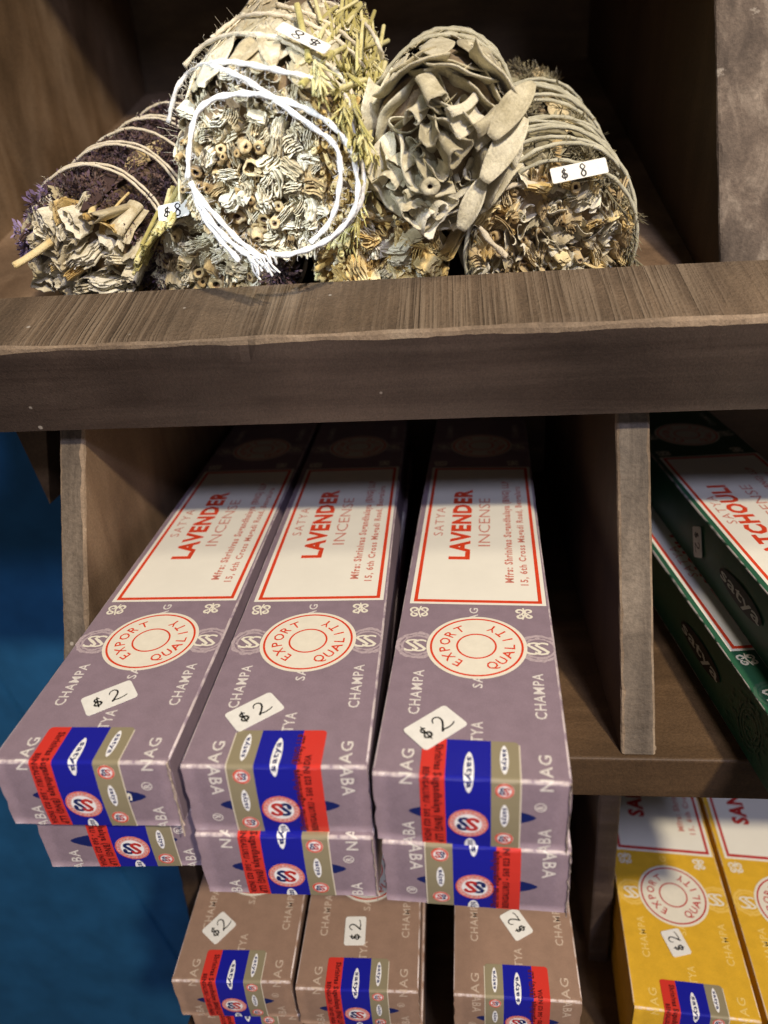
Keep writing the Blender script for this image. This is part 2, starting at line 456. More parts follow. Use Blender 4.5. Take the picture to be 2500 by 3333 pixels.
def curl(P, uc, vc, s, mat, layer, m=1):
    """a little scroll ornament"""
    def sp(cx, cy, r0, turns, a0, d):
        return [(cx+r0*(1-0.7*t/18)*math.cos(a0+d*turns*2*PI*t/18), cy+m*r0*(1-0.7*t/18)*math.sin(a0+d*turns*2*PI*t/18)) for t in range(19)]
    for cx, cy, r0, a0, d in ((-0.5, -0.45, 0.42, 0.2, 1), (-0.45, 0.5, 0.38, 0, -1), (0.35, -0.5, 0.5, PI, -1), (0.4, 0.45, 0.45, PI, 1)):
        P.stroke([(uc+s*x, vc+s*y) for x, y in sp(cx, cy, r0, 1.1, a0, d)], s*0.26, mat, layer)
    P.stroke([(uc-s, vc-m*0.2*s), (uc, vc+m*0.1*s), (uc+s, vc-m*0.1*s)], s*0.2, mat, layer)

def es_curve(P, uc, vc, s, mats, layer, w=0.28, d=1):
    """double S of the emblem"""
    for k, (off, mt) in enumerate(zip((-0.3, 0.3), mats)):
        pts = []
        for i in range(15):
            t = -1+2*i/14
            pts.append((uc+d*s*(0.85*t), vc+d*s*(off+0.42*math.sin(PI*t)*0.9)))
        P.stroke(pts, s*w, mt, layer)

def emblem(P, uc, vc, r, layer, small=False, d=1):
    P.ellipse(uc, vc, r, r, 'pink', layer, 28)
    if not small:
        P.ring(uc, vc, r*0.93, r*0.985, 'red', layer+1, 28, ragged=0.01)
        for i in range(22):
            a = 2*PI*i/22
            q = r*0.82
            P.stroke([(uc+q*0.93*math.cos(a), vc+q*0.93*math.sin(a)), (uc+q*1.07*math.cos(a+0.06), vc+q*1.07*math.sin(a+0.06))], r*0.05, 'red', layer+1, False)
    else:
        P.ring(uc, vc, r*0.8, r*0.95, 'red', layer+1, 20, ragged=0.05)
    P.ellipse(uc, vc, r*0.68, r*0.68, 'white', layer+1, 24)
    for o, mt in ((-0.22, 'navy'), (0.20, 'dkred')):
        vs, fs, asp = glyphs('S', 0.03)
        P.add([(uc+d*(y-0.5)*r*0.95, vc+d*(o*r+(x-0.5)*r*0.62)) for x, y in vs], fs, mt, layer+2 if mt == 'navy' else layer+3)
    P.ellipse(uc-d*r*0.22, vc-d*r*0.46, r*0.2, r*0.13, 'navy', layer+2, 12)
    P.ellipse(uc+d*r*0.24, vc+d*r*0.46, r*0.13, r*0.11, 'dkred', layer+2, 12)

def capsule(P, uc, vc, L, w, layer, sense, n=24, mat='white'):
    """white lens with the maker's name in it"""
    P.poly([(uc+L/2*math.copysign(abs(math.cos(2*PI*i/n))**1.0, math.cos(2*PI*i/n)), vc+w/2*math.copysign(abs(math.sin(2*PI*i/n))**1.15, math.sin(2*PI*i/n))) for i in range(n)], mat, layer)
    a, b = (-0.37, 0.37)
    if sense > 0: P.text('satya', uc+a*L, uc+b*L, vc+w*0.17, w*0.60, 'navy', layer+1, 1, 0.03, 1.15)
    else: P.text('satya', uc-a*L, uc-b*L, vc-w*0.17, w*0.60, 'navy', layer+1, -1, 0.03, 1.15)

def tape_print(rev):
    """the closing seal stuck over the fold: red, blue and gold columns; rev turns it round"""
    base, em, le = Print(), Print(), Print()
    u0, u1 = -BH+0.0003, 0.0128
    f = -1 if rev else 1
    def V(v): return f*v
    def U(u): return (u1+u0)-u if rev else u
    sense = 1 if rev else -1
    col = (('tape_red', -0.0128, -0.0064), ('tape_blue', -0.0064, 0.0052), ('tape_gold', 0.0052, 0.0124))
    for k, a, b in col:
        a, b = sorted((V(a), V(b)))
        r = 0.0012
        if k == 'tape_blue': base.rect(u0, u1, a, b, k, 0)
        else:
            left = (k == 'tape_red') ^ rev
            if left:
                pts = [(u0, b), (u0, a)]+[(u1-r+r*math.sin(q*PI/8), a+r-r*math.cos(q*PI/8)) for q in range(5)]+[(u1, b)]
            else:
                pts = [(u0, b), (u0, a), (u1, a)]+[(u1-r+r*math.cos(q*PI/8), b-r+r*math.sin(q*PI/8)) for q in range(5)]
            base.poly(pts, k, 0)
    e = V(0.0124); base.rect(u0, u1-0.001, e if not rev else e-0.00035, e+0.00035 if not rev else e, 'foil', 0)
    um = (u0+u1)/2
    if rev: us_, ul = 0.0035, -0.0148
    else: us_, ul = 0.0022, -0.0150
    capsule(em, us_, V(-0.0004), 0.0128, 0.0027, 1, sense)
    emblem(em, ul, V(-0.0006), 0.0052, 1, d=f)
    capsule(em, ul-0.0088, V(-0.0002), 0.006, 0.003, 1, sense)
    g = 0.0086
    for k, uc in enumerate((0.0055, -0.0040, -0.0125, -0.0212)):
        uc += 0.001
        if k % 2 == 0: capsule(em, uc, V(g), 0.0098 if k == 0 else 0.0080, 0.0022, 1, sense)
        else: emblem(em, uc, V(g), 0.0024, 1, True, d=f)
    t1, t2 = 'Shrinivas Sugandhalaya (BNG) LLP', 'BENGALURU - 560 023 INDIA'
    if rev:
        le.text(t1, u0+0.0006, u1-0.0015, V(-0.0070), 0.0021, 'black_red', 1, 1, 0.05, 1.2)
        le.text(t2, u0+0.0006, u1-0.009, V(-0.0098), 0.0017, 'black_red', 1, 1, 0.05, 1.2)
    else:
        le.text(t1, u1-0.002, u0+0.0006, -0.0092, 0.0021, 'black_red', 1, -1, 0.05, 1.2)
        le.text(t2, u1-0.010, u0+0.0006, -0.0120, 0.0017, 'black_red', 1, -1, 0.05, 1.2)
    return (base.build('tape_seal', 0.00016, 0.00003), em.build('emblem', 0.00019, 0.00003), le.build('lettering', 0.00019, 0.00003))

def brand_print(kind, ink='silver', faint='haze_lav'):
    """pattern lettering printed on the carton itself"""
    P = Print()
    for vb in (-0.0148, 0.0205):
        P.text('CHAMPA', 0.0219, 0.0411, vb, 0.0033, ink, 0, 1, 0.012, 1.14)
        if kind == 1:
            P.text('NAG', -0.0026, 0.0088, vb, 0.0034, ink, 0, 1, 0.012, 1.14)
            P.text('SAI BABA', -0.036, -0.0160, vb, 0.0034, ink, 0, 1, 0.012, 1.14)
        elif kind == 3:
            P.text('NAG', -0.0046, 0.0068, vb, 0.0034, ink, 0, 1, 0.012, 1.14)
            P.text('SAI BABA', -0.038, -0.0180, vb, 0.0034, ink, 0, 1, 0.012, 1.14)
        else:
            P.text('AG', 0.0009, 0.0088, vb, 0.0034, ink, 0, 1, 0.012, 1.14)
            P.text('ABA', 0.0004, -0.0098, vb-0.0028, 0.0036, ink, 0, -1, 0.012, 1.14)
        P.text('CHAMPA', 0.2345, 0.2537, vb, 0.0033, ink, 0, 1, 0.012, 1.14)
    P.text('SATYA', 0.0075, 0.0200, 0.0030, 0.0033, ink, 0, 1, 0.012, 1.14)
    P.text('SAI', 0.0338, 0.0405, 0.0028, 0.0030, ink, 0, 1, 0.012, 1.14)
    P.text('NAG', 0.0635, 0.0745, 0.0010, 0.0030, ink, 0, 1, 0.012, 1.14)
    # swirls beside the export seals
    for uc in (0.0533, 0.222):
        for vc in (-0.0180, 0.0203):
            P.ring(uc, vc, 0.0056, 0.0068, faint, 0, 40, ragged=0.06)
            P.ring(uc, vc, 0.0044, 0.0052, faint, 0, 40, ragged=0.08)
            for o in (-0.0017, 0.0008):
                gv, gf, ga = glyphs('S', 0.0)
                P.add([(uc+(y-0.5)*0.0066, vc+o+(x-0.5)*0.0046) for x, y in gv], gf, 'cream', 1)
    s = 1 if kind in (1, 3) else -1
    uo = -0.012 if kind in (1, 3) else -0.0135
    P.poly([(uo+0.0034*math.copysign(abs(math.sin(a))**1.25, math.sin(a)), 0.0003+0.0163*math.cos(a)) for a in [2*PI*i/40 for i in range(40)]], 'navy', 0)
    P.text('S', uo-0.0015, uo+0.0015, s*0.0125, 0.0024, 'cream', 1, s, 0.03)
    ru, rv = (-0.0082, 0.0176) if s > 0 else (-0.0185, -0.0176)
    P.ring(ru, rv, 0.0012, 0.0015, ink, 0, 24); P.text('R', ru-0.0007*s, ru+0.0007*s, rv+0.0009*s, 0.0018, ink, 0, s, 0.02)
    return P.build('brand_lettering')

def seal_print(red='red', uc=0.0535):
    P = Print()
    if True:
        P.ellipse(uc, 0.0008, 0.0158, 0.0158, 'cream', 2, 56)
        P.ring(uc, 0.0008, 0.0140, 0.0147, red, 3, 56)
        P.ring(uc, 0.0008, 0.0058, 0.0064, red, 3, 40)
        arc_text(P, 'EXPORT', uc, 0.0008, 0.0103, 0.0035, rad(68), red, 3, True)
        arc_text(P, 'QUALITY', uc, 0.0008, 0.0103, 0.0035, rad(72), red, 3, False)
    return P.build('export_seal')

def label_print(scent, red='red', span=(0.1067, 0.1690)):
    pan, le = Print(), Print()
    pan.rect(0.0765, 0.1950, -0.0226, 0.0240, 'white_label', 2)
    a, b, c, d = 0.0777, 0.1938, -0.0213, 0.0227; w = 0.0013
    pan.rect(a, a+w*1.2, c, d, red, 3); pan.rect(b-w*1.2, b, c, d, red, 3)
    pan.rect(a+w*1.2, b-w*1.2, c, c+w, red, 3); pan.rect(a+w*1.2, b-w*1.2, d-w, d, red, 3)
    for v in (-0.0188, 0.0164):
        for u in (0.0717, 0.2000): curl(pan, u, v, 0.0033, 'cream', 1, 1 if v > 0 else -1)
    le.text('SATYA', 0.1255, 0.1508, -0.0139, 0.0040, 'palered', 3, space=1.25)
    le.text(scent, span[0], span[1], -0.0030 if span[0] > 0.1 else -0.0055, 0.0077, red, 3, bold=0.045, space=1.12)
    le.text('INCENSE', 0.1170, 0.1600, 0.0052, 0.0050, 'palered', 3, bold=-0.005)
    le.text('Mfrs: Shrinivas Sugandhalaya (BNG) LLP', 0.0907, 0.178, 0.0135, 0.0030, 'palered', 3, bold=0.035, space=1.2)
    le.text('15, 6th Cross Magadi Road, Bengaluru', 0.0891, 0.172, 0.0186, 0.0027, 'palered', 3, bold=0.03, space=1.2)
    return pan.build('label_panel'), le.build('lettering')

def side_print():
    """maker's name in a dark lens on the long side (x = -W/2 face), for the green boxes"""
    P = Print()
    P.poly([(0.093+0.018*math.cos(2*PI*i/30), -0.0118+0.0042*math.sin(2*PI*i/30)) for i in range(30)], 'black', 0)
    P.text('satya', 0.093+0.0165, 0.093-0.0165, -0.0130+0.0042, 0.0046, 'sideink', 1, 1, 0.01)
    P.items[-1] = ([(u, -0.0118*2-v+0.001) for u, v in P.items[-1][0]],)+P.items[-1][1:]
    rnd = random.Random(5)
    for i in range(150):
        u = 0.006+0.060*rnd.random(); z = -0.002-0.020*rnd.random()
        P.stroke([(u, z), (u+rnd.uniform(0.0008, 0.0022), z+rnd.uniform(-0.0001, 0.0001))], 0.0006, 'sideink2', 0, False)
    for i in range(3): P.ring(0.052, -0.012, 0.0040+0.002*i, 0.0046+0.002*i, 'sideink2', 0, 30, ragged=0.06)
    return P.build('side_lettering', flat=True, mapping=lambda u, v, h: Vector((-BW/2-0.0003-h, u, v)))
M['sideink'] = plain('grey_green_ink', (0.55, 0.57, 0.50), 0.4, 0.4)
M['sideink2'] = plain('faint_green_ink', (0.05, 0.11, 0.07), 0.4, 0.4)

CARTON = {k: carton_mesh(M[k]) for k in ('lav', 'brown', 'yellow', 'green')}
TAPE = {False: tape_print(False), True: tape_print(True)}
BRAND = {1: brand_print(1), 2: brand_print(2), 3: brand_print(3)}
M['tan_ink'] = plain('tan_ink', (0.52, 0.41, 0.32), 0.42, 0.4, nscale=900, namp=0.2)
M['tan_faint'] = plain('faint_tan_ink', (0.40, 0.27, 0.19), 0.42, 0.4)
M['yellow_ink'] = plain('yellow_ink', (0.78, 0.56, 0.16), 0.42, 0.4, nscale=900, namp=0.1)
M['yellow_faint'] = plain('faint_yellow_ink', (0.76, 0.50, 0.10), 0.42, 0.4)
BRAND_T = {1: brand_print(1, 'tan_ink', 'tan_faint'), 2: brand_print(2, 'tan_ink', 'tan_faint')}
BRAND_Y = brand_print(1, 'yellow_ink', 'yellow_faint')
BRAND_G = brand_print(1, 'sideink', 'sideink2')
SEAL = {k: (seal_print(k), seal_print(k, 0.2235)) for k in ('red', 'dkred')}
LABEL = {'lav': label_print('LAVENDER'), 'brown': label_print('SAI BABA'), 'yellow': label_print('SANDALWOOD', 'dkred', (0.098, 0.174)), 'green': label_print('PATCHOULI', 'red', (0.0945, 0.1610))}
SIDE = side_print()
_flapn = [0]

def torn_mesh(seed):
    """frayed white edge of the card beside the end flap, curling away at the bottom"""
    rnd = random.Random(seed); n = 26; vs = []; fs = []
    for i in range(n+1):
        d = (BH+0.0012)*i/n
        c = max(0, (i/n-0.80))*(0.011 if seed == 1 else 0.0)
        x = BW/2-0.0003+0.0003*noise.noise(Vector((d*420, seed, 0)))+c*0.4
        w = 0.00012+0.00035*abs(noise.noise(Vector((d*900, seed, 5))))
        y = -0.0004-c*0.9+0.0003*noise.noise(Vector((d*500, seed, 9)))
        for q in ((x-w, y, -d), (x+w*0.5, y-0.0002, -d), (x+w*0.5, y+0.0005, -d), (x-w, y+0.0007, -d)): vs.append(q)
    for i in range(n):
        for j in range(4): fs.append((4*i+j, 4*i+(j+1) % 4, 4*i+4+(j+1) % 4, 4*i+4+j))
    fs += [(3, 2, 1, 0), (4*n, 4*n+1, 4*n+2, 4*n+3)]
    return mesh_from('torn_edge', vs, fs, [M['paper_edge']])

def box(kind, x, y, z, yaw, label, group, rev=False, front=1, sticker=None, tape_dv=0.0, tape_du=0.0, torn=False):
    names = {'lav': 'lavender_incense_box', 'brown': 'tan_incense_box', 'yellow': 'yellow_incense_box', 'green': 'green_incense_box'}
    t = thing(names[kind], label, 'incense box', (x, y, z), group)
    t.rotation_euler = (0, 0, -yaw)
    link('carton', CARTON[kind], t)
    _flapn[0] += 1
    link('end_flap', flap_mesh(M[kind], _flapn[0]), t)
    br = BRAND[front] if kind == 'lav' else BRAND_T[2 if front == 2 else 1] if kind == 'brown' else BRAND_Y if kind == 'yellow' else BRAND_G
    link('brand_lettering', br, t)
    red = 'dkred' if kind == 'yellow' else 'red'
    for q in SEAL[red]: link('export_seal', q, t)
    p, l = LABEL[kind]
    pan = link('label_panel', p, t); link('lettering', l, pan)
    b, e, lt = TAPE[rev]
    tp = link('tape_seal', b, t); tp.location = (tape_dv, 0, 0)
    link('emblem', e, tp); link('lettering', lt, tp)
    if kind == 'green': link('side_lettering', SIDE, t)
    if torn: link('torn_edge', torn_mesh(_flapn[0]), t)
    if sticker:
        u, v, ang, L, Hh, flip, jit = sticker
        pm, im = sticker_meshes(2, L, Hh, flip, jit=jit)
        s = link('price_sticker', pm, t); s.location = (v, u, 0.00022); s.rotation_euler = (0, 0, ang)
        link('lettering', im, s)
    return t

ZA = -0.14191; ZA2 = ZA-BH
ZD = -0.3003; ZE = -0.32595; H1 = BH
GL, GT, GY, GG = 'lavender incense boxes in the middle bin', 'tan incense boxes in the lower bin', 'yellow incense boxes in the lower right bin', 'green incense boxes in the right bin'
box('lav', -0.1033, 0.1343, ZA, -0.0172, 'mauve lavender incense box on top of the left stack, price sticker above its seal', GL, False, 1, (0.0251, -0.0016, rad(36), 0.0150, 0.0092, False, 1), tape_dv=-0.0012, torn=True)
box('lav', -0.1012, 0.1395, ZA2, -0.05, 'bottom mauve box of the left stack, hanging out before the blue wall', GL, False, 1, tape_dv=0.0030)
box('lav', -0.0497, 0.1341, ZA, -0.0196, 'mauve lavender incense box on top of the middle stack with red stripe on the right', GL, True, 2, (0.0203, -0.0093, rad(40), 0.0150, 0.0092, False, 2))
box('lav', -0.0497, 0.1324, ZA2, -0.012, 'bottom mauve box of the middle stack with red stripe on the left of its seal', GL, False, 3, torn=True)
box('lav', 0.0015, 0.1315, ZA, 0.0431, 'mauve lavender incense box on top of the right stack beside the wooden post', GL, False, 1, (0.0171, -0.0098, rad(44), 0.0152, 0.0100, False, 3), torn=True)
box('lav', 0.0026, 0.1308, ZA2, 0.036, 'bottom mauve box of the right stack with gold stripe left of blue', GL, True, 2, tape_dv=-0.0008, torn=True)

box('brown', -0.0966, 0.1692, ZD, -0.036, 'leftmost tan incense box of the lower row, next to the blue wall', GT, False, 1, (0.0226, -0.0105, rad(52), 0.0118, 0.0100, False, 4))
box('brown', -0.0930, 0.1700, ZD-H1, -0.03, 'tan box beneath the leftmost tan box, a sliver of its end showing', GT, False, 1)
box('brown', -0.0957, 0.1760, ZD-2*H1, -0.03, 'lowest tan box of the left stack, resting on the bottom board', GT, False, 1)
box('brown', -0.0445, 0.1683, ZD, -0.0201, 'middle tan incense box of the lower row, sticker standing upright', GT, False, 1, (0.0245, -0.0028, rad(92), 0.0128, 0.0090, False, 5))
box('brown', -0.0438, 0.1690, ZD-H1, -0.02, 'tan box beneath the middle tan box', GT, False, 1)
box('brown', -0.0445, 0.1740, ZD-2*H1, -0.02, 'lowest tan box of the middle stack, resting on the bottom board', GT, False, 1)
box('brown', 0.0193, 0.1684, ZD, 0.0088, 'right tan incense box of the lower row, standing apart with sticker on its seal', GT, True, 2, (0.0305, 0.0016, rad(122), 0.0128, 0.0090, False, 6))
box('brown', 0.0193, 0.1675, ZD-H1, 0.0, 'tan box beneath the right tan box', GT, True, 2)
box('brown', 0.0193, 0.1740, ZD-2*H1, 0.0, 'lowest tan box of the right stack, resting on the bottom board', GT, True, 2)

box('yellow', 0.0939, 0.1802, ZE, 0.066, 'yellow incense box at the left of its pair with a price sticker', GY, False, 1, (0.0300, -0.0026, rad(108), 0.0120, 0.0088, False, 7))
box('yellow', 0.0948, 0.1802, ZE-H1, 0.066, 'yellow incense box beneath the one with the price sticker', GY, False, 1)
box('yellow', 0.1462, 0.1768, ZE, 0.066, 'yellow incense box at the right edge of the lower bin', GY, False, 1)
box('yellow', 0.1462, 0.1775, ZE-H1, 0.066, 'yellow incense box beneath the one at the right edge', GY, False, 1)

gf = box('green', 0.1332, 0.1400, ZA, -0.072, 'dark green patchouli incense box on top of its stack, right of the post', GG, False, 1)
pm, im = sticker_meshes(2, 0.0130, 0.0085, jit=9)
s = link('price_sticker', pm, gf)
s.matrix_local = Matrix.Translation((-BW/2-0.0006, 0.1330, -0.0118)) @ Matrix(((0, 0, -1, 0), (-0.45, -0.89, 0, 0), (-0.89, 0.45, 0, 0), (0, 0, 0, 1)))
link('lettering', im, s)
box('green', 0.1245, 0.1400, ZA2, -0.10, 'lower dark green incense box, its white label showing under the upper one', GG, False, 1)

# ------------------------------------------------------------------ the wooden display shelf
shelf = thing('display_shelf', 'dark stained wooden display shelf with slanted bins', 'shelf', (0, 0, 0))
def inv(name, me): 
    return link(name, me, shelf)

def board(name, corners, mats, fm=None, bevel=0.0012, sub=None, rough=0.0, seed=0, bevmat=None):
    """a board from its 8 corners: lower loop of 4 then upper loop of 4"""
    bm = bmesh.new()
    v = [bm.verts.new(c) for c in corners]
    quads = [(3, 2, 1, 0), (4, 5, 6, 7), (0, 1, 5, 4), (1, 2, 6, 5), (2, 3, 7, 6), (3, 0, 4, 7)]
    for i, q in enumerate(quads):
        f = bm.faces.new([v[k] for k in q]); f.material_index = (fm[i] if fm else 0)
    bmesh.ops.recalc_face_normals(bm, faces=bm.faces)
    if bevel:
        kw = {} if bevmat is None else {'material': bevmat}
        bmesh.ops.bevel(bm, geom=list(bm.edges), offset=bevel, segments=3, affect='EDGES', profile=0.5, **kw)
    for f in bm.faces: f.smooth = False
    me = bpy.data.meshes.new(name); bm.to_mesh(me); bm.free()
    for m in mats: me.materials.append(m)
    return inv(name, me)

def cuboid(name, x0, x1, y0, y1, z0, z1, mat, bevel=0.001):
    return board(name, [(x0, y0, z0), (x1, y0, z0), (x1, y1, z0), (x0, y1, z0), (x0, y0, z1), (x1, y0, z1), (x1, y1, z1), (x0, y1, z1)], [mat], bevel=bevel)

PH = rad(18)
EB = Vector((0, math.cos(PH), math.sin(PH))); EN = Vector((0, -math.sin(PH), math.cos(PH)))
LB = Vector((0, 0.232, -0.0826)); HF = 0.0339; TT = 0.0359
XL, XR = -0.42, 0.30
def prof(name, x0, x1, a0, a1, n0, n1, mats, fm=None, bevel=0.001, bevmat=None):
    """board in the tilted frame of the upper shelf (a along the slope from the lip, n square to it)"""
    def p(x, a, n): return LB+EB*a+EN*n+Vector((x, 0, 0))
    return board(name, [p(x0, a0, n0), p(x1, a0, n0), p(x1, a1, n0), p(x0, a1, n0), p(x0, a0, n1), p(x1, a0, n1), p(x1, a1, n1), p(x0, a1, n1)], mats, fm, bevel, bevmat=bevmat)

# lip: finely divided so its worn front edge can wander
def lip_mesh():
    nx = 240
    secs = []
    prof_pts = [(0.0, 0.0), (0.0, HF*0.25), (0.0, HF*0.5), (0.0, HF*0.75), (0.0, HF-0.0022), (0.0005, HF-0.0009), (0.0015, HF-0.0002), (0.0032, HF),
                (TT*0.25, HF), (TT*0.5, HF), (TT*0.75, HF), (TT-0.0015, HF), (TT, HF-0.0015), (TT, HF*0.3), (TT, 0.0)]
    np_ = len(prof_pts)
    vs = []; fs = []; fm = []
    for i in range(nx+1):
        x = XL+(XR-XL)*i/nx
        for k, (a, n) in enumerate(prof_pts):
            w = noise.noise(Vector((x*45, k*0.4, 3.1)))*0.0007+noise.noise(Vector((x*260, k*0.7, 9)))*0.00025
            dent = 0
            if abs(x-(-0.0665)) < 0.004 and 4 <= k <= 8: dent = 0.0016*(1-abs(x+0.0665)/0.004)
            aa, nn = a, n
            if 4 <= k <= 7: aa += w+dent; nn += w*0.8-dent*0.7
            elif 8 <= k <= 11: nn += w*0.25
            elif k < 4: aa += w*0.3
            p = LB+EB*aa+EN*nn; p.x = x; vs.append(p)
    for i in range(nx):
        for k in range(np_):
            k2 = (k+1) % np_
            a, b, c, d = i*np_+k, (i+1)*np_+k, (i+1)*np_+k2, i*np_+k2
            fs.append((a, b, c, d))
            fm.append(0 if k < 4 or k >= 12 else 2 if k in (4, 5) else 1)
    return mesh_from('lip_board', vs, fs, [M['lip_front'], M['lip_top'], M['worn']], fm)
inv('lip_board', lip_mesh())
# upper bin
prof('upper_shelf_board', -0.239, 0.30, TT+0.0004, 0.44, 0.0005, 0.0095, [M['panel']], bevel=0.0006)
for z0, z1 in ((-0.06, 0.0345), (0.0352, 0.1260), (0.1267, 0.22)): cuboid('back_board', -0.26, 0.30, 0.602, 0.612, z0, z1, M['back'])
def slant_panel(name, x0, x1, z0, z1, yb, yback, mat, front_mat, k=0.509):
    """side panel whose hand-sawn front edge leans back as it rises; arrises nibbled and worn"""
    n = 60; vs = []; fs = []; fm = []; sd = x0*37+z0*11
    for i in range(n+1):
        t = i/n; z = z0+(z1-z0)*t; y = yb+(z1-z0)*t*k
        w = lambda q, f, a: a*noise.noise(Vector((q, z*f, sd)))
        c0 = 0.0009+max(0, w(1, 160, 0.0014))+max(0, w(5, 500, 0.0006)); c1 = 0.0009+max(0, w(2, 160, 0.0014))+max(0, w(6, 500, 0.0006))
        yy = y+w(3, 60, 0.0005)+w(4, 330, 0.0002)
        vs += [(x0, yback, z), (x0+w(7, 40, 0.0003), yy+c0, z), (x0+c0*0.3, yy+c0*0.35, z), (x0+c0, yy, z), ((x0+x1)/2, yy+w(8, 90, 0.0003), z), (x1-c1, yy, z), (x1-c1*0.3, yy+c1*0.35, z), (x1+w(9, 40, 0.0003), yy+c1, z), (x1, yback, z)]
    m = 9
    for i in range(n):
        for j in range(m-1):
            a = i*m+j; fs.append((a, a+1, a+m+1, a+m)); fm.append(0 if j in (0, m-2) else 2 if j in (1, 2, 5, 6) and front_mat is not mat else 1)
        fs.append((i*m+m-1, i*m, (i+1)*m, (i+1)*m+m-1)); fm.append(0)
    fs.append(tuple(reversed(range(m)))); fm.append(0); fs.append(tuple(n*m+j for j in range(m))); fm.append(0)
    me = mesh_from(name, vs, fs, [mat, front_mat, M['worn'] if front_mat is M['post'] else front_mat], fm)
    bm = bmesh.new(); bm.from_mesh(me); bmesh.ops.recalc_face_normals(bm, faces=bm.faces); bm.to_mesh(me); bm.free()
    return inv(name, me)
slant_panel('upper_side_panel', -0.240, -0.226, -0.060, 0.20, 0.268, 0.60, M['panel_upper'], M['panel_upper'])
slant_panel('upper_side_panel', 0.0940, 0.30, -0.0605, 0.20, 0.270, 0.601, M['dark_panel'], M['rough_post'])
cuboid('top_board', -0.26, 0.30, 0.315, 0.60, 0.2005, 0.214, M['dark_panel'])
# short brace under the left end of the lip
a_, b_, c_ = at(45, 1400, 0.275), at(157, 1400, 0.275), at(163, 1640, 0.275)
mp = bmesh.new()
f0 = [mp.verts.new((p.x, 0.275, p.z+(0.004 if k < 2 else 0))) for k, p in enumerate((a_, b_, c_))]
f1 = [mp.verts.new((v.co.x, 0.287, v.co.z)) for v in f0]
mp.faces.new(f0); mp.faces.new(f1[::-1])
for k in range(3): mp.faces.new((f0[k], f1[k], f1[(k+1) % 3], f0[(k+1) % 3]))
bmesh.ops.recalc_face_normals(mp, faces=mp.faces)
me = bpy.data.meshes.new('brace'); mp.to_mesh(me); mp.free(); me.materials.append(M['rail']); inv('brace', me)
# middle bin
FZ = ZA2-BH-0.0003
cuboid('bin_floor', -0.149, 0.30, 0.1868, 0.43, FZ-0.0182, FZ, M['rail'])
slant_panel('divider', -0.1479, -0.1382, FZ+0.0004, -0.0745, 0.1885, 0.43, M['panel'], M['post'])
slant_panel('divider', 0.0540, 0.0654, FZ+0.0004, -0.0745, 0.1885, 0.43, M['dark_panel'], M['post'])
cuboid('back_board', -0.149, 0.30, 0.4304, 0.438, FZ-0.2, -0.030, M['rail'])
for q in (at(2128, 2442, 0.192),):       # nail head
    nb = bmesh.new(); bmesh.ops.create_cone(nb, cap_ends=True, segments=10, radius1=0.0014, radius2=0.0011, depth=0.002)
    for v in nb.verts: v.co = Vector((q.x+v.co.x, q.y-v.co.z, q.z+v.co.y))
    me = bpy.data.meshes.new('nail'); nb.to_mesh(me); nb.free(); me.materials.append(M['worn']); inv('nail', me)
# lower bin
FZ2 = ZD-3*BH-0.0006
cuboid('bin_floor', -0.136, 0.30, 0.165, 0.43, FZ2-0.018, FZ2, M['rail'])
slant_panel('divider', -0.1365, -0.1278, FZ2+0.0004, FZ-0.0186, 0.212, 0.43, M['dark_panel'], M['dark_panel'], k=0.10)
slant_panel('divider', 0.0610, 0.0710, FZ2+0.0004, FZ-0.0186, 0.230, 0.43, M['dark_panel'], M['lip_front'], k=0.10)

# blue boarded wall to the left behind the shelf
wall = bpy.data.objects.new('wall', None); COL.objects.link(wall); wall['kind'] = 'structure'
def plank(x0, x1, y):
    bm = bmesh.new(); bmesh.ops.create_cube(bm, size=1)
    for v in bm.verts:
        v.co = Vector((x0+(v.co.x+0.5)*(x1-x0), y+(v.co.y+0.5)*0.012, -1.0+(v.co.z+0.5)*1.2))
    bmesh.ops.bevel(bm, geom=list(bm.edges), offset=0.0012, segments=2, affect='EDGES')
    me = bpy.data.meshes.new('plank'); bm.to_mesh(me); bm.free(); me.materials.append(M['blue'])
    o = link('plank', me, wall)
    return o
WY = 0.50
def plank(tl, tr, bl, br):
    zt, zb = -0.06, -1.60
    bm = bmesh.new()
    f = [bm.verts.new((x, WY, z)) for x, z in ((bl, zb), (br, zb), (tr, zt), (tl, zt))]
    b = [bm.verts.new((x, WY+0.014, z)) for x, z in ((bl, zb), (br, zb), (tr, zt), (tl, zt))]
    for q in ((f[0], f[1], f[2], f[3]), (b[3], b[2], b[1], b[0]), (f[1], f[0], b[0], b[1]), (f[2], f[1], b[1], b[2]), (f[3], f[2], b[2], b[3]), (f[0], f[3], b[3], b[0])): bm.faces.new(q)
    bmesh.ops.bevel(bm, geom=list(bm.edges), offset=0.0016, segments=2, affect='EDGES')
    me = bpy.data.meshes.new('plank'); bm.to_mesh(me); bm.free(); me.materials.append(M['blue'])
    return link('plank', me, wall)
G0 = (-0.512, -0.181)          # groove between the first two boards, top and bottom
plank(G0[0]+0.0014, 0.32, G0[1], 0.32)
plank(G0[0]-0.34, G0[0]-0.0014, G0[1]-0.34, G0[1]-0.0028)
plank(G0[0]-0.70, G0[0]-0.3428, G0[1]-0.70, G0[1]-0.3428)

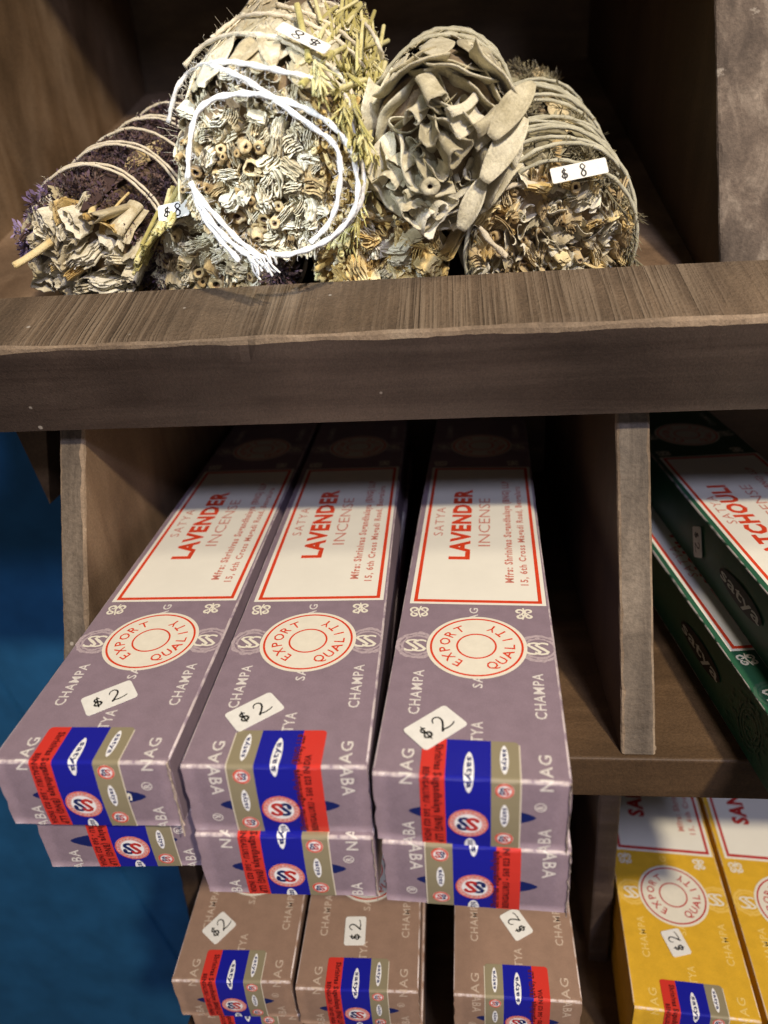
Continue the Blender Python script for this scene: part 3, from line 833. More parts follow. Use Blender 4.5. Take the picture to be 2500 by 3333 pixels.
# ------------------------------------------------------------------ smudge bundles
def plant_mat(name, cols, rough=0.75, bscale=1500, bstr=0.5, tip=None, objrand=0.25, veins=0.0):
    """dry plant colour: noise through a ramp, each piece a little lighter or darker than the next"""
    m, nt, bs = new_mat(name)
    n = noise_tex(nt, 130, 5, 0.65)
    oi = nt.nodes.new('ShaderNodeObjectInfo')
    ad = nt.nodes.new('ShaderNodeMath'); ad.operation = 'MULTIPLY_ADD'
    nt.links.new(oi.outputs['Random'], ad.inputs[0]); ad.inputs[1].default_value = objrand*2; ad.inputs[2].default_value = -objrand
    a2 = nt.nodes.new('ShaderNodeMath'); a2.operation = 'ADD'
    nt.links.new(n.outputs['Fac'], a2.inputs[0]); nt.links.new(ad.outputs[0], a2.inputs[1])
    k = len(cols)
    r = ramp(nt, [(0.28+0.46*i/(k-1), c) for i, c in enumerate(cols)])
    nt.links.new(a2.outputs[0], r.inputs[0])
    c = r.outputs[0]
    fn = noise_tex(nt, bscale, 3, 0.7)
    rf = ramp(nt, [(0.3, (0.72, 0.72, 0.72)), (0.7, (1.22, 1.22, 1.22))])
    nt.links.new(fn.outputs['Fac'], rf.inputs[0])
    c = mixc(nt, 0.7, c, rf.outputs[0], 'MULTIPLY')
    nt.links.new(c, bs.inputs['Base Color'])
    bs.inputs['Roughness'].default_value = rough
    bs.inputs['Specular IOR Level'].default_value = 0.2
    bs.inputs['Sheen Weight'].default_value = 0.15
    h = fn.outputs['Fac']
    if veins:
        vn = noise_tex(nt, 1.0, 5, 0.6, (420, 90, 420), dist=1.2)
        rv = ramp(nt, [(0.30, (0.55, 0.52, 0.46)), (0.46, (1.0, 1.0, 1.0)), (0.75, (1.12, 1.12, 1.1))])
        nt.links.new(vn.outputs['Fac'], rv.inputs[0])
        c2 = mixc(nt, veins, c, rv.outputs[0], 'MULTIPLY')
        nt.links.new(c2, bs.inputs['Base Color'])
        m2 = nt.nodes.new('ShaderNodeMath'); m2.operation = 'MULTIPLY_ADD'
        nt.links.new(vn.outputs['Fac'], m2.inputs[0]); m2.inputs[1].default_value = 2.5
        nt.links.new(fn.outputs['Fac'], m2.inputs[2]); h = m2.outputs[0]
    bump(nt, bs, h, bstr, 0.0004)
    return m
B = {}
B['sage'] = plant_mat('dry_sage_leaf', [(0.42, 0.35, 0.21), (0.66, 0.60, 0.43), (0.79, 0.75, 0.60)], veins=0.8)
B['sage_grey'] = plant_mat('grey_sage_leaf', [(0.38, 0.335, 0.21), (0.55, 0.50, 0.345), (0.66, 0.615, 0.455)], veins=0.35)
B['sage_brown'] = plant_mat('brown_sage_leaf', [(0.27, 0.19, 0.085), (0.47, 0.36, 0.185), (0.64, 0.53, 0.31)], veins=0.8)
B['stem'] = plant_mat('dry_stem', [(0.26, 0.17, 0.07), (0.44, 0.32, 0.145), (0.62, 0.49, 0.27)])
B['pith'] = plant_mat('stem_pith', [(0.07, 0.035, 0.015), (0.14, 0.08, 0.04), (0.24, 0.15, 0.08)])
B['needle'] = plant_mat('dry_needles', [(0.38, 0.33, 0.10), (0.58, 0.52, 0.21), (0.72, 0.66, 0.35)], bscale=2500)
B['straw'] = plant_mat('straw_twigs', [(0.46, 0.31, 0.10), (0.68, 0.51, 0.22), (0.80, 0.67, 0.37)], bscale=2500)
B['dull'] = plant_mat('dull_green_needles', [(0.12, 0.10, 0.055), (0.22, 0.19, 0.11), (0.34, 0.31, 0.19)], bscale=2500)
B['purple'] = plant_mat('dry_purple_petals', [(0.055, 0.030, 0.026), (0.105, 0.062, 0.052), (0.17, 0.11, 0.09)], bscale=2500)
B['plum'] = plant_mat('dry_plum_petals', [(0.045, 0.026, 0.040), (0.085, 0.05, 0.075), (0.14, 0.09, 0.12)], bscale=2500)
B['lilac'] = plant_mat('lilac_petals', [(0.16, 0.11, 0.20), (0.26, 0.19, 0.34), (0.36, 0.28, 0.46)], bscale=2500)
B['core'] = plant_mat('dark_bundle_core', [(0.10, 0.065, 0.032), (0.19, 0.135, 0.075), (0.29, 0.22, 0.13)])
B['twine_white'] = plant_mat('white_cotton_twine', [(0.72, 0.70, 0.66), (0.80, 0.79, 0.76), (0.86, 0.85, 0.83)], 0.85, 2500, 0.5, objrand=0.05)
B['twine'] = plant_mat('undyed_cotton_twine', [(0.58, 0.50, 0.35), (0.70, 0.63, 0.47), (0.78, 0.72, 0.58)], 0.85, 2500, 0.5, objrand=0.1)
B['twine_grey'] = plant_mat('grey_green_twine', [(0.36, 0.34, 0.24), (0.48, 0.46, 0.34), (0.60, 0.58, 0.45)], 0.85, 2500, 0.5, objrand=0.1)

def cat(pts, k=6, closed=False):
    n = len(pts); out = []
    P = [Vector(p) for p in pts]
    for i in range(n if closed else n-1):
        g = (lambda j: P[j % n]) if closed else (lambda j: P[min(n-1, max(0, j))])
        p0, p1, p2, p3 = g(i-1), g(i), g(i+1), g(i+2)
        for j in range(k):
            t = j/k
            out.append(0.5*((2*p1)+(-p0+p2)*t+(2*p0-5*p1+4*p2-p3)*t*t+(-p0+3*p1-3*p2+p3)*t**3))
    if not closed: out.append(P[-1])
    return out

def tube(vs, fs, pts, r, closed=False, sides=8, ply=True, rough=0.08, seed=0, taper=None):
    """rope: two plies twisted together"""
    rnd = random.Random(seed); n = len(pts); base = len(vs)
    T0 = None; up = None; L = 0
    ph = rnd.random()*6
    for i in range(n):
        a = pts[i-1] if (closed or i > 0) else pts[i]
        b = pts[(i+1) % n] if (closed or i < n-1) else pts[i]
        t = (b-a).normalized()
        if up is None: up = t.orthogonal().normalized()
        up = (up-t*up.dot(t)).normalized(); sd = t.cross(up)
        if i: L += (pts[i]-pts[i-1]).length
        for j in range(sides):
            th = 2*PI*j/sides
            rr = r*(1+(0.30*math.cos(2*th+L/r*0.75+ph) if ply else 0)+rnd.uniform(-rough, rough))
            if taper: rr *= taper(i/(n-1))
            vs.append(pts[i]+(up*math.cos(th)+sd*math.sin(th))*rr)
    m = n if closed else n-1
    for i in range(m):
        for j in range(sides):
            a = base+i*sides+j; b = base+i*sides+(j+1) % sides
            i2 = (i+1) % n
            fs.append((a, b, base+i2*sides+(j+1) % sides, base+i2*sides+j))
    if not closed:
        fs.append(tuple(base+j for j in reversed(range(sides)))); fs.append(tuple(base+(n-1)*sides+j for j in range(sides)))

def twine_obj(parent, runs, r, mat, name='twine', seed=0, hairs=0):
    vs = []; fs = []
    for k, (pts, closed) in enumerate(runs):
        tube(vs, fs, pts, r, closed, seed=seed+k)
    rnd = random.Random(seed+99)
    for _ in range(hairs):                                  # loose cotton fibres
        run = rnd.choice(runs)[0]; p = rnd.choice(run)
        d = Vector((rnd.gauss(0, 1), rnd.gauss(0, 1), rnd.gauss(0, 1))).normalized()
        q = [p+d*r*0.8, p+d*(r*0.8+0.0012)+Vector((rnd.gauss(0, .0004), rnd.gauss(0, .0004), rnd.gauss(0, .0004))), p+d*(r*0.8+rnd.uniform(0.0012, 0.003))]
        tube(vs, fs, q, 0.00006, sides=3, ply=False)
    return link(name, mesh_from(name, vs, fs, [mat], smooth=True), parent)

# pieces of plant, built once in a few variants and shared
def roll_mesh(seed, r=0.004, L=0.014, turns=1.4, mat='sage', thick=0.0004, jag=0.0012, flare=0.15):
    """a rolled or folded leaf seen end on: a thick spiral ribbon drawn out along y (front at y = 0)"""
    rnd = random.Random(seed)
    n = 22; m = 7
    a0 = rnd.uniform(0, 2*PI); k = rnd.uniform(0.25, 0.5); sq = rnd.uniform(0.45, 1.0); wob = rnd.uniform(0.05, 0.22)
    vs = []; fs = []
    for s in (0, 1):
        for j in range(m):
            y = L*j/(m-1)
            for i in range(n):
                t = i/(n-1)
                a = a0+t*turns*2*PI
                rr = r*(k+(1-k)*t)*(1+wob*math.sin(3*a+seed)+0.06*noise.noise(Vector((t*5, j*0.6, seed*1.7))))*(1+flare*(1-j/(m-1))**2)
                rr -= s*thick*(1+0.3*math.sin(9*t))
                yy = y+((jag*(noise.noise(Vector((t*6, seed*3.3, 0)))+0.8*noise.noise(Vector((t*17, seed, 2))))) if j == 0 else 0)
                cx = 0.0006*math.sin(j*0.7+seed)
                vs.append((rr*math.cos(a)+cx, yy, rr*math.sin(a)*sq))
    N = n*m
    for j in range(m-1):
        for i in range(n-1):
            a, b, c, d = j*n+i, j*n+i+1, (j+1)*n+i+1, (j+1)*n+i
            fs.append((a, b, c, d)); fs.append((N+d, N+c, N+b, N+a))
    for i in range(n-1): fs.append((N+i, N+i+1, i+1, i))
    for j in range(m-1):
        fs.append((j*n, (j+1)*n, N+(j+1)*n, N+j*n)); e = n-1
        fs.append((N+j*n+e, N+(j+1)*n+e, (j+1)*n+e, j*n+e))
    return mesh_from('rolled_leaf', vs, fs, [B[mat]], smooth=True)

def stem_mesh(seed, r=0.0018, L=0.016, mat='stem', hollow=True):
    """cut stalk with a dark hollow, front at y = 0"""
    rnd = random.Random(seed); n = 12; vs = []; fs = []; fm = []
    hole = rnd.uniform(0.22, 0.52) if hollow else 0.12
    depth = 0.006
    rings = [(L, 1.0), (L*0.6, 1.03), (L*0.25, 0.97), (0.0008, 1.06), (0.0, 0.95), (0.0002, hole*1.15), (0.0009, hole), (depth, hole*0.8), (depth*1.01, 0.02)]
    bx, bz = rnd.uniform(-1, 1)*0.0015, rnd.uniform(-1, 1)*0.0015
    ov = rnd.uniform(0.72, 1.0)
    for k, (y, q) in enumerate(rings):
        for i in range(n):
            a = 2*PI*i/n
            w = 1+0.30*noise.noise(Vector((math.cos(a)*1.5, math.sin(a)*1.5, seed+k*0.25)))
            yy = y+(0.0008*noise.noise(Vector((a, seed, k))) if 3 <= k <= 5 else 0)
            vs.append((r*q*w*math.cos(a)+bx*(y/L)**2, yy, r*q*w*ov*math.sin(a)+bz*(y/L)**2))
    for k in range(len(rings)-1):
        for i in range(n):
            j = (i+1) % n
            fs.append((k*n+i, k*n+j, (k+1)*n+j, (k+1)*n+i)); fm.append(1 if k >= 5 else 0)
    return mesh_from('stem', vs, fs, [B[mat], B['pith']], fm, smooth=True)

def sprig_mesh(seed, L=0.02, nl=0.008, count=22, mat='needle', r=0.00042, spread=0.16):
    """thin twig with needles leaning forward (tip at -y)"""
    rnd = random.Random(seed); vs = []; fs = []
    mid = [Vector((0.0012*math.sin(t*3+seed), -L/2+L*t, 0.0010*math.cos(t*2+seed))) for t in [i/8 for i in range(9)]]
    tube(vs, fs, mid, r*1.3, sides=5, ply=False)
    for k in range(count):
        t = rnd.random()*0.95; p = mid[int(t*8)]
        a = rnd.random()*2*PI
        d = Vector((math.cos(a)*spread, -1+0.25*rnd.random(), math.sin(a)*spread)).normalized()
        l = nl*rnd.uniform(0.6, 1.2)
        b = Vector((rnd.uniform(-1, 1), 0, rnd.uniform(-1, 1)))*l*0.15
        tube(vs, fs, [p, p+d*l*0.5+b*0.5, p+d*l+b], r*rnd.uniform(0.7, 1.3), sides=4, ply=False, taper=lambda q: 1-0.7*q*q)
    return mesh_from('needle_sprig', vs, fs, [B[mat]], smooth=True)

def tuft_mesh(seed, R=0.005, count=90, mats=('purple',), L=0.003):
    """ragged clump of small dry petals"""
    rnd = random.Random(seed); vs = []; fs = []; fm = []
    for k in range(count):
        d = Vector((rnd.gauss(0, 1), rnd.gauss(0, 1), rnd.gauss(0, 0.7))).normalized()
        p = d*R*rnd.random()**0.5
        e = (d+Vector((rnd.gauss(0, .6), rnd.gauss(0, .6), rnd.gauss(0, .6)))).normalized()
        s = e.orthogonal().normalized()
        l = L*rnd.uniform(0.5, 1.3); w = l*rnd.uniform(0.10, 0.26)
        nrm = e.cross(s)
        b = len(vs)
        vs += [p-s*w*0.4, p+s*w*0.4, p+e*l*0.6+s*w+nrm*w*0.5, p+e*l+nrm*w*0.9, p+e*l*0.6-s*w+nrm*w*0.5]
        fs += [(b, b+1, b+2), (b, b+2, b+4), (b+4, b+2, b+3)]; fm += [rnd.randrange(len(mats))]*3
    return mesh_from('flower_tuft', vs, fs, [B[m] for m in mats], fm)

def fold_mesh(seed, w=0.007, gap=0.0011, passes=5, L=0.014, mat='sage', thick=0.00055, jag=0.0016):
    """crumpled, many times folded leaf seen end on: a serpentine ribbon drawn out along y"""
    rnd = random.Random(seed); line = []
    h = gap*(passes-1)
    for k in range(passes):
        zz = -h/2+gap*k; l = w/2*rnd.uniform(0.55, 1.0); r2 = w/2*rnd.uniform(0.55, 1.0)
        xs = [(-l, zz), (-l*0.3, zz+rnd.uniform(-.35, .35)*gap), (r2*0.35, zz+rnd.uniform(-.35, .35)*gap), (r2, zz)]
        line += xs if k % 2 == 0 else xs[::-1]
    line = [Vector(p) for p in smooth2(line, 3)]
    bend = rnd.uniform(-1, 1)*0.10/w*0.007
    line = [Vector((p.x, p.y+bend*(p.x*p.x)/0.0035*10*0.35)) for p in line]
    n = len(line); m = 5; vs = []; fs = []
    for sgn in (1, -1):
        for j in range(m):
            y = L*j/(m-1)
            for i, p in enumerate(line):
                t = (line[min(n-1, i+1)]-line[max(0, i-1)]); t = t.normalized() if t.length else Vector((1, 0))
                q = p+Vector((-t.y, t.x))*sgn*thick/2*(1+0.5*noise.noise(Vector((i*0.5, seed, 3))))
                wv = 0.0005*noise.noise(Vector((q.x*300, y*150, seed)))
                yy = y+(jag*(noise.noise(Vector((i*0.16, seed*2.7, 0)))+0.7*noise.noise(Vector((i*0.5, seed, 4)))) if j == 0 else 0)
                vs.append((q.x+wv, yy, q.y+wv))
    N = n*m
    for j in range(m-1):
        for i in range(n-1):
            a, b, c, d = j*n+i, j*n+i+1, (j+1)*n+i+1, (j+1)*n+i
            fs.append((a, b, c, d)); fs.append((N+d, N+c, N+b, N+a))
    for i in range(n-1): fs.append((N+i, N+i+1, i+1, i))
    return mesh_from('folded_leaf', vs, fs, [B[mat]], smooth=True)

SEEDS = range(8)
FOLD = {m: [fold_mesh(s+i*17, random.uniform(0.0045, 0.0085), random.uniform(0.00075, 0.00115), random.choice((2, 3, 4, 5, 7)), 0.014, m, 0.00045) for s in range(10)] for i, m in enumerate(('sage', 'sage_brown', 'straw', 'sage_grey'))}
ROLL = {m: [roll_mesh(s+i*31, random.uniform(0.0032, 0.0046), 0.014, random.uniform(0.8, 1.9), m) for s in SEEDS] for i, m in enumerate(('sage', 'sage_brown', 'straw'))}
BIGROLL = [roll_mesh(100+s, random.uniform(0.0052, 0.0066), 0.020, random.uniform(0.65, 1.15), 'sage', 0.0006, 0.0024, 0.2) for s in SEEDS]
GREYROLL = [roll_mesh(130+s, random.uniform(0.0038, 0.0052), 0.020, random.uniform(0.6, 1.1), 'sage_grey', 0.0005, 0.0010, 0.25) for s in SEEDS]
STEM = [stem_mesh(s, random.uniform(0.0017, 0.0024)) for s in SEEDS]
TWIG = [stem_mesh(40+s, random.uniform(0.0006, 0.0009), 0.018, 'straw', False) for s in SEEDS]
SPRIG = {'needle': [sprig_mesh(s, 0.022, 0.0120, 20, 'needle', 0.00052) for s in range(6)], 'dull': [sprig_mesh(s, 0.022, 0.0075, 26, 'dull', 0.00026, 0.3) for s in range(6)]}
STALK = [stem_mesh(140+s, random.uniform(0.0006, 0.0009), 0.024, 'needle', False) for s in SEEDS]
TUFT = [tuft_mesh(s, 0.0048, 170, ('purple', 'purple', 'plum'), 0.0019) for s in range(6)]
LILAC = [tuft_mesh(20+s, 0.004, 90, ('lilac', 'lilac', 'purple'), 0.0028) for s in range(3)]

def petal_mesh(seed, rho=0.014, span=1.6, L=0.026, mat='sage_grey', flare=0.5, thick=0.0006):
    """one curved leaf of the rosette: part of a shell round the axis, rounded tip to the front (y = 0), opening outward"""
    nu, nv = 9, 15; vs = []; fs = []
    for sgn in (0, 1):
        for i in range(nu):
            t = i/(nu-1)
            for j in range(nv):
                q = -1+2*j/(nv-1)
                y = L*t+(1-t)**2*(0.42*L*abs(q)**2.2*0.6+0.0016*noise.noise(Vector((q*4, seed, 1))))
                a = q*span/2*(1-0.12*t)+0.05*noise.noise(Vector((t*3, seed, q)))
                rr = rho*(1+flare*0.25*(1-t)**2.5)+0.0014*noise.noise(Vector((q*1.6+seed, t*2.2, seed*2.1)))+0.0010*abs(q)**4*(1-t)*3*(0.4+noise.noise(Vector((seed, 5, q))))-sgn*thick
                vs.append((rr*math.sin(a), y, rr*math.cos(a)))
    n = nu*nv
    for i in range(nu-1):
        for j in range(nv-1):
            a = i*nv+j; fs.append((a, a+1, a+nv+1, a+nv)); fs.append((n+a, n+a+nv, n+a+nv+1, n+a+1))
    rim = [j for j in range(nv)]+[i*nv+nv-1 for i in range(1, nu)]+[(nu-1)*nv+j for j in range(nv-2, -1, -1)]+[i*nv for i in range(nu-2, 0, -1)]
    for k in range(len(rim)): a, b = rim[k], rim[(k+1) % len(rim)]; fs.append((a, n+a, n+b, b))
    return mesh_from('leaf', vs, fs, [B[mat]], smooth=True)

class Bundle:
    def __init__(self, name, label, front, yaw, tilt, r0, length, back=0.8, cat_='sage bundle', group='smudge bundles piled on the upper shelf'):
        ax = Vector((math.sin(yaw)*math.cos(tilt), math.cos(yaw)*math.cos(tilt), math.sin(tilt)))
        x = ax.cross(Vector((0, 0, 1))).normalized(); z = x.cross(ax)
        m = Matrix(((x.x, ax.x, z.x, front.x), (x.y, ax.y, z.y, front.y), (x.z, ax.z, z.z, front.z), (0, 0, 0, 1)))
        self.m = m; self.inv = m.inverted()
        self.t = thing(name, label, cat_, group=group, mat=m)
        self.r0, self.L, self.back = r0, length, back
        self.rnd = random.Random(hash(name) % 1000 if False else int(r0*1e6)+len(label))
    def R(self, y):
        t = min(1, max(0, y/self.L))
        r = self.r0*((0.93+0.07*min(1, t*6))*(1-t)+self.back*t+0.05*math.sin(PI*t))
        if t > 0.86: r *= math.sqrt(max(0.02, 1-((t-0.86)/0.14)**2*0.9))
        return r
    def loc(self, p): return self.inv @ p
    def P(self, th, y, off=0.0):
        """point on the side: th 0 = top, clockwise seen from the front is towards +x"""
        r = self.R(y)+off
        return Vector((r*math.sin(th), y, r*math.cos(th)))
    def core(self):
        vs = []; fs = []; n = 40; ys = [0.006+ (self.L-0.006)*i/30 for i in range(31)]
        for y in ys:
            for j in range(n):
                th = 2*PI*j/n
                q = noise.noise(Vector((math.sin(th)*2.5, y*90, math.cos(th)*2.5)))
                vs.append(self.P(th, y, -0.0022+0.0010*q))
        for i in range(30):
            for j in range(n): fs.append((i*n+j, i*n+(j+1) % n, (i+1)*n+(j+1) % n, (i+1)*n+j))
        c = len(vs); vs.append(Vector((0, 0.006, 0))); d = c+1; vs.append(Vector((0, self.L, 0)))
        for j in range(n): fs.append((c, (j+1) % n, j)); fs.append((d, 30*n+j, 30*n+(j+1) % n))
        link('bundle_core', mesh_from('bundle_core', vs, fs, [B['core']], smooth=True), self.t)
    def side_leaf(self, th0, yc, Ls, Wd, mat, lift=0.0006, curl=0.0006, skew=0.0, seed=0, name='leaf'):
        """a leaf pressed along the side of the bundle"""
        nu, nv = 13, 9; vs = []; fs = []
        for i in range(nu):
            t = i/(nu-1); y = yc-Ls/2+Ls*t
            w = Wd/2*max(0.04, math.sin(PI*(0.04+0.93*t)))**0.75
            for j in range(nv):
                s = -1+2*j/(nv-1)
                R = max(0.004, self.R(y))
                th = th0+skew*(t-0.5)+s*w/R
                fold = 0.0006*noise.noise(Vector((s*2.2+seed, t*2.0, seed*1.3)))+0.00045*noise.noise(Vector((s*6+seed, t*3.5, 7)))
                off = lift+fold+curl*s*s*(0.5+noise.noise(Vector((seed, t*3, s)))) - 0.0003*math.exp(-(s*5)**2)
                vs.append(self.P(th, y, off))
        for i in range(nu-1):
            for j in range(nv-1):
                a = i*nv+j; fs.append((a, a+1, a+nv+1, a+nv))
        n = len(vs)
        vs2 = [v-Vector((v.x, 0, v.z)).normalized()*0.00035 for v in vs]
        fs2 = [tuple(n+k for k in reversed(f)) for f in fs]
        rim = [j for j in range(nv)]+[i*nv+nv-1 for i in range(1, nu)]+[(nu-1)*nv+j for j in range(nv-2, -1, -1)]+[i*nv for i in range(nu-2, 0, -1)]
        fr = [(rim[k], n+rim[k], n+rim[(k+1) % len(rim)], rim[(k+1) % len(rim)]) for k in range(len(rim))]
        return link(name, mesh_from(name, vs+vs2, fs+fs2+fr, [B[mat]], smooth=True), self.t)
    def sides(self, count, th_range, mats, L=(0.035, 0.06), Wd=(0.010, 0.018), ymax=None, skew=0.25):
        rnd = self.rnd
        ymax = ymax or self.L
        for k in range(count):
            th = rnd.uniform(*th_range); l = rnd.uniform(*L)
            y = rnd.uniform(l*0.42, ymax-l*0.4)
            self.side_leaf(th, y, l, rnd.uniform(*Wd), rnd.choice(mats), 0.0002+0.0016*k/count, rnd.uniform(-0.0002, 0.0012), rnd.uniform(-skew, skew), rnd.random()*50)
    def place(self, name, me, loc, rx=0.0, ry=0.0, rz=0.0, s=1.0):
        o = bpy.data.objects.new(name, me); COL.objects.link(o); o.parent = self.t
        o.location = loc; o.rotation_mode = 'YXZ'; o.rotation_euler = (rx, ry, rz)
        o.scale = (s, s, s) if not isinstance(s, tuple) else s
        return o
    def surf(self, name, meshes, count, th_range, yr, off=0.0005, s=(0.8, 1.2), tilt=(-0.1, 0.35), swirl=0.3):
        """pieces lying on the side, tips to the front, lifted off it a little"""
        rnd = self.rnd
        for k in range(count):
            th = rnd.uniform(*th_range); y = rnd.uniform(*yr)
            o = bpy.data.objects.new(name, rnd.choice(meshes)); COL.objects.link(o); o.parent = self.t
            r_ = Matrix.Rotation(th, 4, 'Y') @ Matrix.Translation((0, y, self.R(y)+off+rnd.uniform(-0.0008, 0.0012))) @ Matrix.Rotation(rnd.uniform(-swirl, swirl), 4, 'Z') @ Matrix.Rotation(-rnd.uniform(*tilt), 4, 'X') @ Matrix.Rotation(rnd.uniform(0, 6.28), 4, 'Y') @ Matrix.Scale(rnd.uniform(*s), 4)
            o.matrix_local = r_
    def pack(self, chooser, rmax, tries=900, dome=0.003, jitter=0.0025, tilt=0.22, limit=260, gap=0.82, taken=None):
        """fill the cut end: chooser(x, z, rnd) -> (name, mesh, radius, scale) for a place on the disc (unit radius)"""
        rnd = self.rnd; taken = taken if taken is not None else []; c = 0
        for k in range(tries):
            a = rnd.uniform(0, 2*PI); q = math.sqrt(rnd.random())
            x, z = q*math.sin(a), q*math.cos(a)
            ch = chooser(x, z, rnd, k/tries)
            if ch is None: continue
            name, me, r, s = ch
            X, Z = x*rmax, z*rmax
            if any((X-tx)**2+(Z-tz)**2 < ((r+tr)*gap)**2 for tx, tz, tr in taken): continue
            taken.append((X, Z, r))
            y = 0.0045-dome*(1-q*q)+rnd.uniform(-jitter, jitter)
            cl = lambda v: max(-1.5*tilt, min(1.5*tilt, v))
            if not isinstance(s, tuple):
                k2 = rnd.uniform(0.5, 1.0) if 'leaf' in name else 1
                s = (s*rnd.uniform(0.9, 1.25) if 'leaf' in name else s, s, s*k2)
            self.place(name, me, (X, y, Z), cl(rnd.gauss(0, tilt))-z*0.15, rnd.uniform(0, 2*PI), cl(rnd.gauss(0, tilt))+x*0.15, s)
            c += 1
            if c >= limit: break
        return taken
    def ring(self, y, tilt=0.0, tdir=0.0, off=0.0012, wob=0.0006, n=64, th0=0, th1=2*PI, spiral=0.0):
        closed = abs(th1-th0-2*PI) < 1e-6 and spiral == 0
        pts = []
        sd = self.rnd.random()*100
        for i in range(n if closed else n+1):
            th = th0+(th1-th0)*i/n
            yy = y+tilt*math.cos(th-tdir)+spiral*(th-th0)/(2*PI)+0.0012*noise.noise(Vector((math.sin(th)*1.5, math.cos(th)*1.5, sd)))
            pts.append(self.P(th, max(0.0008, yy), off+wob*noise.noise(Vector((math.sin(th)*3, math.cos(th)*3, sd+9)))))
        return (pts, closed)
    def hit(self, px, py, off=0.0025):
        """where the sight line through a spot of the photograph meets the bundle's side"""
        a, b = self.inv @ at(px, py, 0.18), self.inv @ at(px, py, 0.48)
        for i in range(600):
            p = a.lerp(b, i/600)
            if 0 <= p.y <= self.L and math.hypot(p.x, p.z) <= self.R(p.y)+off: return p
        return a.lerp(b, 0.3)
    def tag(self, corners_world, flip=False, jit=0, thick=0.00025):
        """paper price sticker from three corners: start, end of the long side, and the other end of the short side"""
        a, b, c = [(self.inv @ Vector(p)) if not isinstance(p, tuple) else self.hit(*p) for p in corners_world]
        ux = (b-a); L = ux.length; ux = ux.normalized()
        uy = (c-a); uy = (uy-ux*uy.dot(ux)); Hh = uy.length; uy = uy.normalized(); uz = ux.cross(uy)
        pm, im = sticker_meshes(8, L, Hh, flip, r=min(0.001, Hh*0.12), jit=jit, ink=0.00055, hk=0.78)
        o = link('price_sticker', pm, self.t)
        ctr = a+ux*L/2+uy*Hh/2
        o.matrix_local = Matrix(((ux.x, uy.x, uz.x, ctr.x), (ux.y, uy.y, uz.y, ctr.y), (ux.z, uy.z, uz.z, ctr.z), (0, 0, 0, 1)))
        link('lettering', im, o)
        return o

def loops(b, pts_px, y, plane=None):
    """twine path through points seen in the photograph, laid on depth y (a number or one per point)"""
    out = []
    for i, (px, py) in enumerate(pts_px):
        yy = y[i] if isinstance(y, (list, tuple)) else y
        out.append(b.inv @ at(px, py, yy))
    return out

# --- large bundle on top, looped with white twine
g = Bundle('sage_bundle', 'largest sage bundle, white twine looped over its cut end, topmost of the pile', at(868, 575, 0.243), rad(-1.2), rad(21), 0.0302, 0.140, 0.82)
g.core()
g.sides(150, (rad(-170), rad(45)), ['sage', 'sage', 'sage_grey', 'sage'], L=(0.024, 0.045), Wd=(0.005, 0.011))
g.sides(26, (rad(120), rad(200)), ['sage', 'sage_brown'], L=(0.028, 0.05), Wd=(0.008, 0.014))
g.surf('needle_sprig', SPRIG["needle"], 110, (rad(34), rad(140)), (0.010, 0.128), 0.0006, (0.7, 1.1), (-0.05, 0.18), 0.35)
g.surf("stalk", STALK, 200, (rad(30), rad(150)), (-0.010, 0.11), 0.0020, (0.8, 1.3), (-0.10, 0.10), 0.3)
g.surf('flower_tuft', TUFT, 22, (rad(20), rad(75)), (0.080, 0.128), 0.0004, (0.5, 0.9))
def gch(x, z, rnd, k):
    if x < 0.10 and -0.75 < z < 0.35 and k < 0.10:
        if x+z*0.3 > 0.22 or rnd.random() < 0.35: return None
        s = rnd.choice((0.9, 1.1, 1.3) if k < 0.03 else (0.5, 0.65, 0.8)); return ('stem', rnd.choice(STEM), 0.0023*s, s)
    if z > 0.22 and x < 0.5 and k < 0.2:
        s = rnd.uniform(0.5, 0.9); return ('rolled_leaf', rnd.choice(BIGROLL), 0.0050*s, (s*0.7, s, s*0.5))
    if x > 0.55:
        s = rnd.uniform(0.9, 1.7); return ('twig', rnd.choice(TWIG), 0.0011*s, s)
    s = rnd.uniform(0.6, 1.15); return ('folded_leaf', rnd.choice(FOLD['sage'] if rnd.random() < 0.88 else FOLD['sage_brown']), 0.0021*s, s*1.05)
tk = [(-0.0035, 0.0035, 0.0047)]
g.place('rolled_leaf', roll_mesh(77, 0.0048, 0.018, 1.35, 'sage_brown', 0.0008, 0.0014, 0.12), (-0.0035, -0.0018, 0.0035), -0.1, 0.4, 0.15)
g.pack(gch, 0.0285, 4500, 0.004, 0.003, 0.25, 350, 0.62, tk)
l1 = loops(g, [(612, 580), (618, 470), (640, 372), (690, 325), (760, 308), (835, 306), (910, 322), (990, 352), (1060, 392), (1110, 440), (1148, 500), (1160, 560), (1165, 625), (1150, 690), (1110, 745), (1060, 785), (1000, 812), (930, 830), (870, 822)], [0.2335]*6+[0.235]*6+[0.2335]*7)
l2 = loops(g, [(620, 592), (665, 660), (720, 720), (770, 775), (820, 815), (866, 842)], [0.2325, 0.2325, 0.233, 0.233, 0.2325, 0.231])
l3 = loops(g, [(622, 600), (655, 668), (700, 735), (752, 788), (800, 826), (846, 858)], [0.2325, 0.2328, 0.2332, 0.2332, 0.2325, 0.231])
l4 = loops(g, [(890, 322), (960, 372), (1040, 430), (1092, 475), (1108, 540), (1106, 600), (1092, 680), (1060, 742), (1010, 790)], 0.2348)
l3b = loops(g, [(628, 606), (650, 680), (690, 745), (735, 800), (780, 850)], [0.2330, 0.2335, 0.2338, 0.2336, 0.2330])
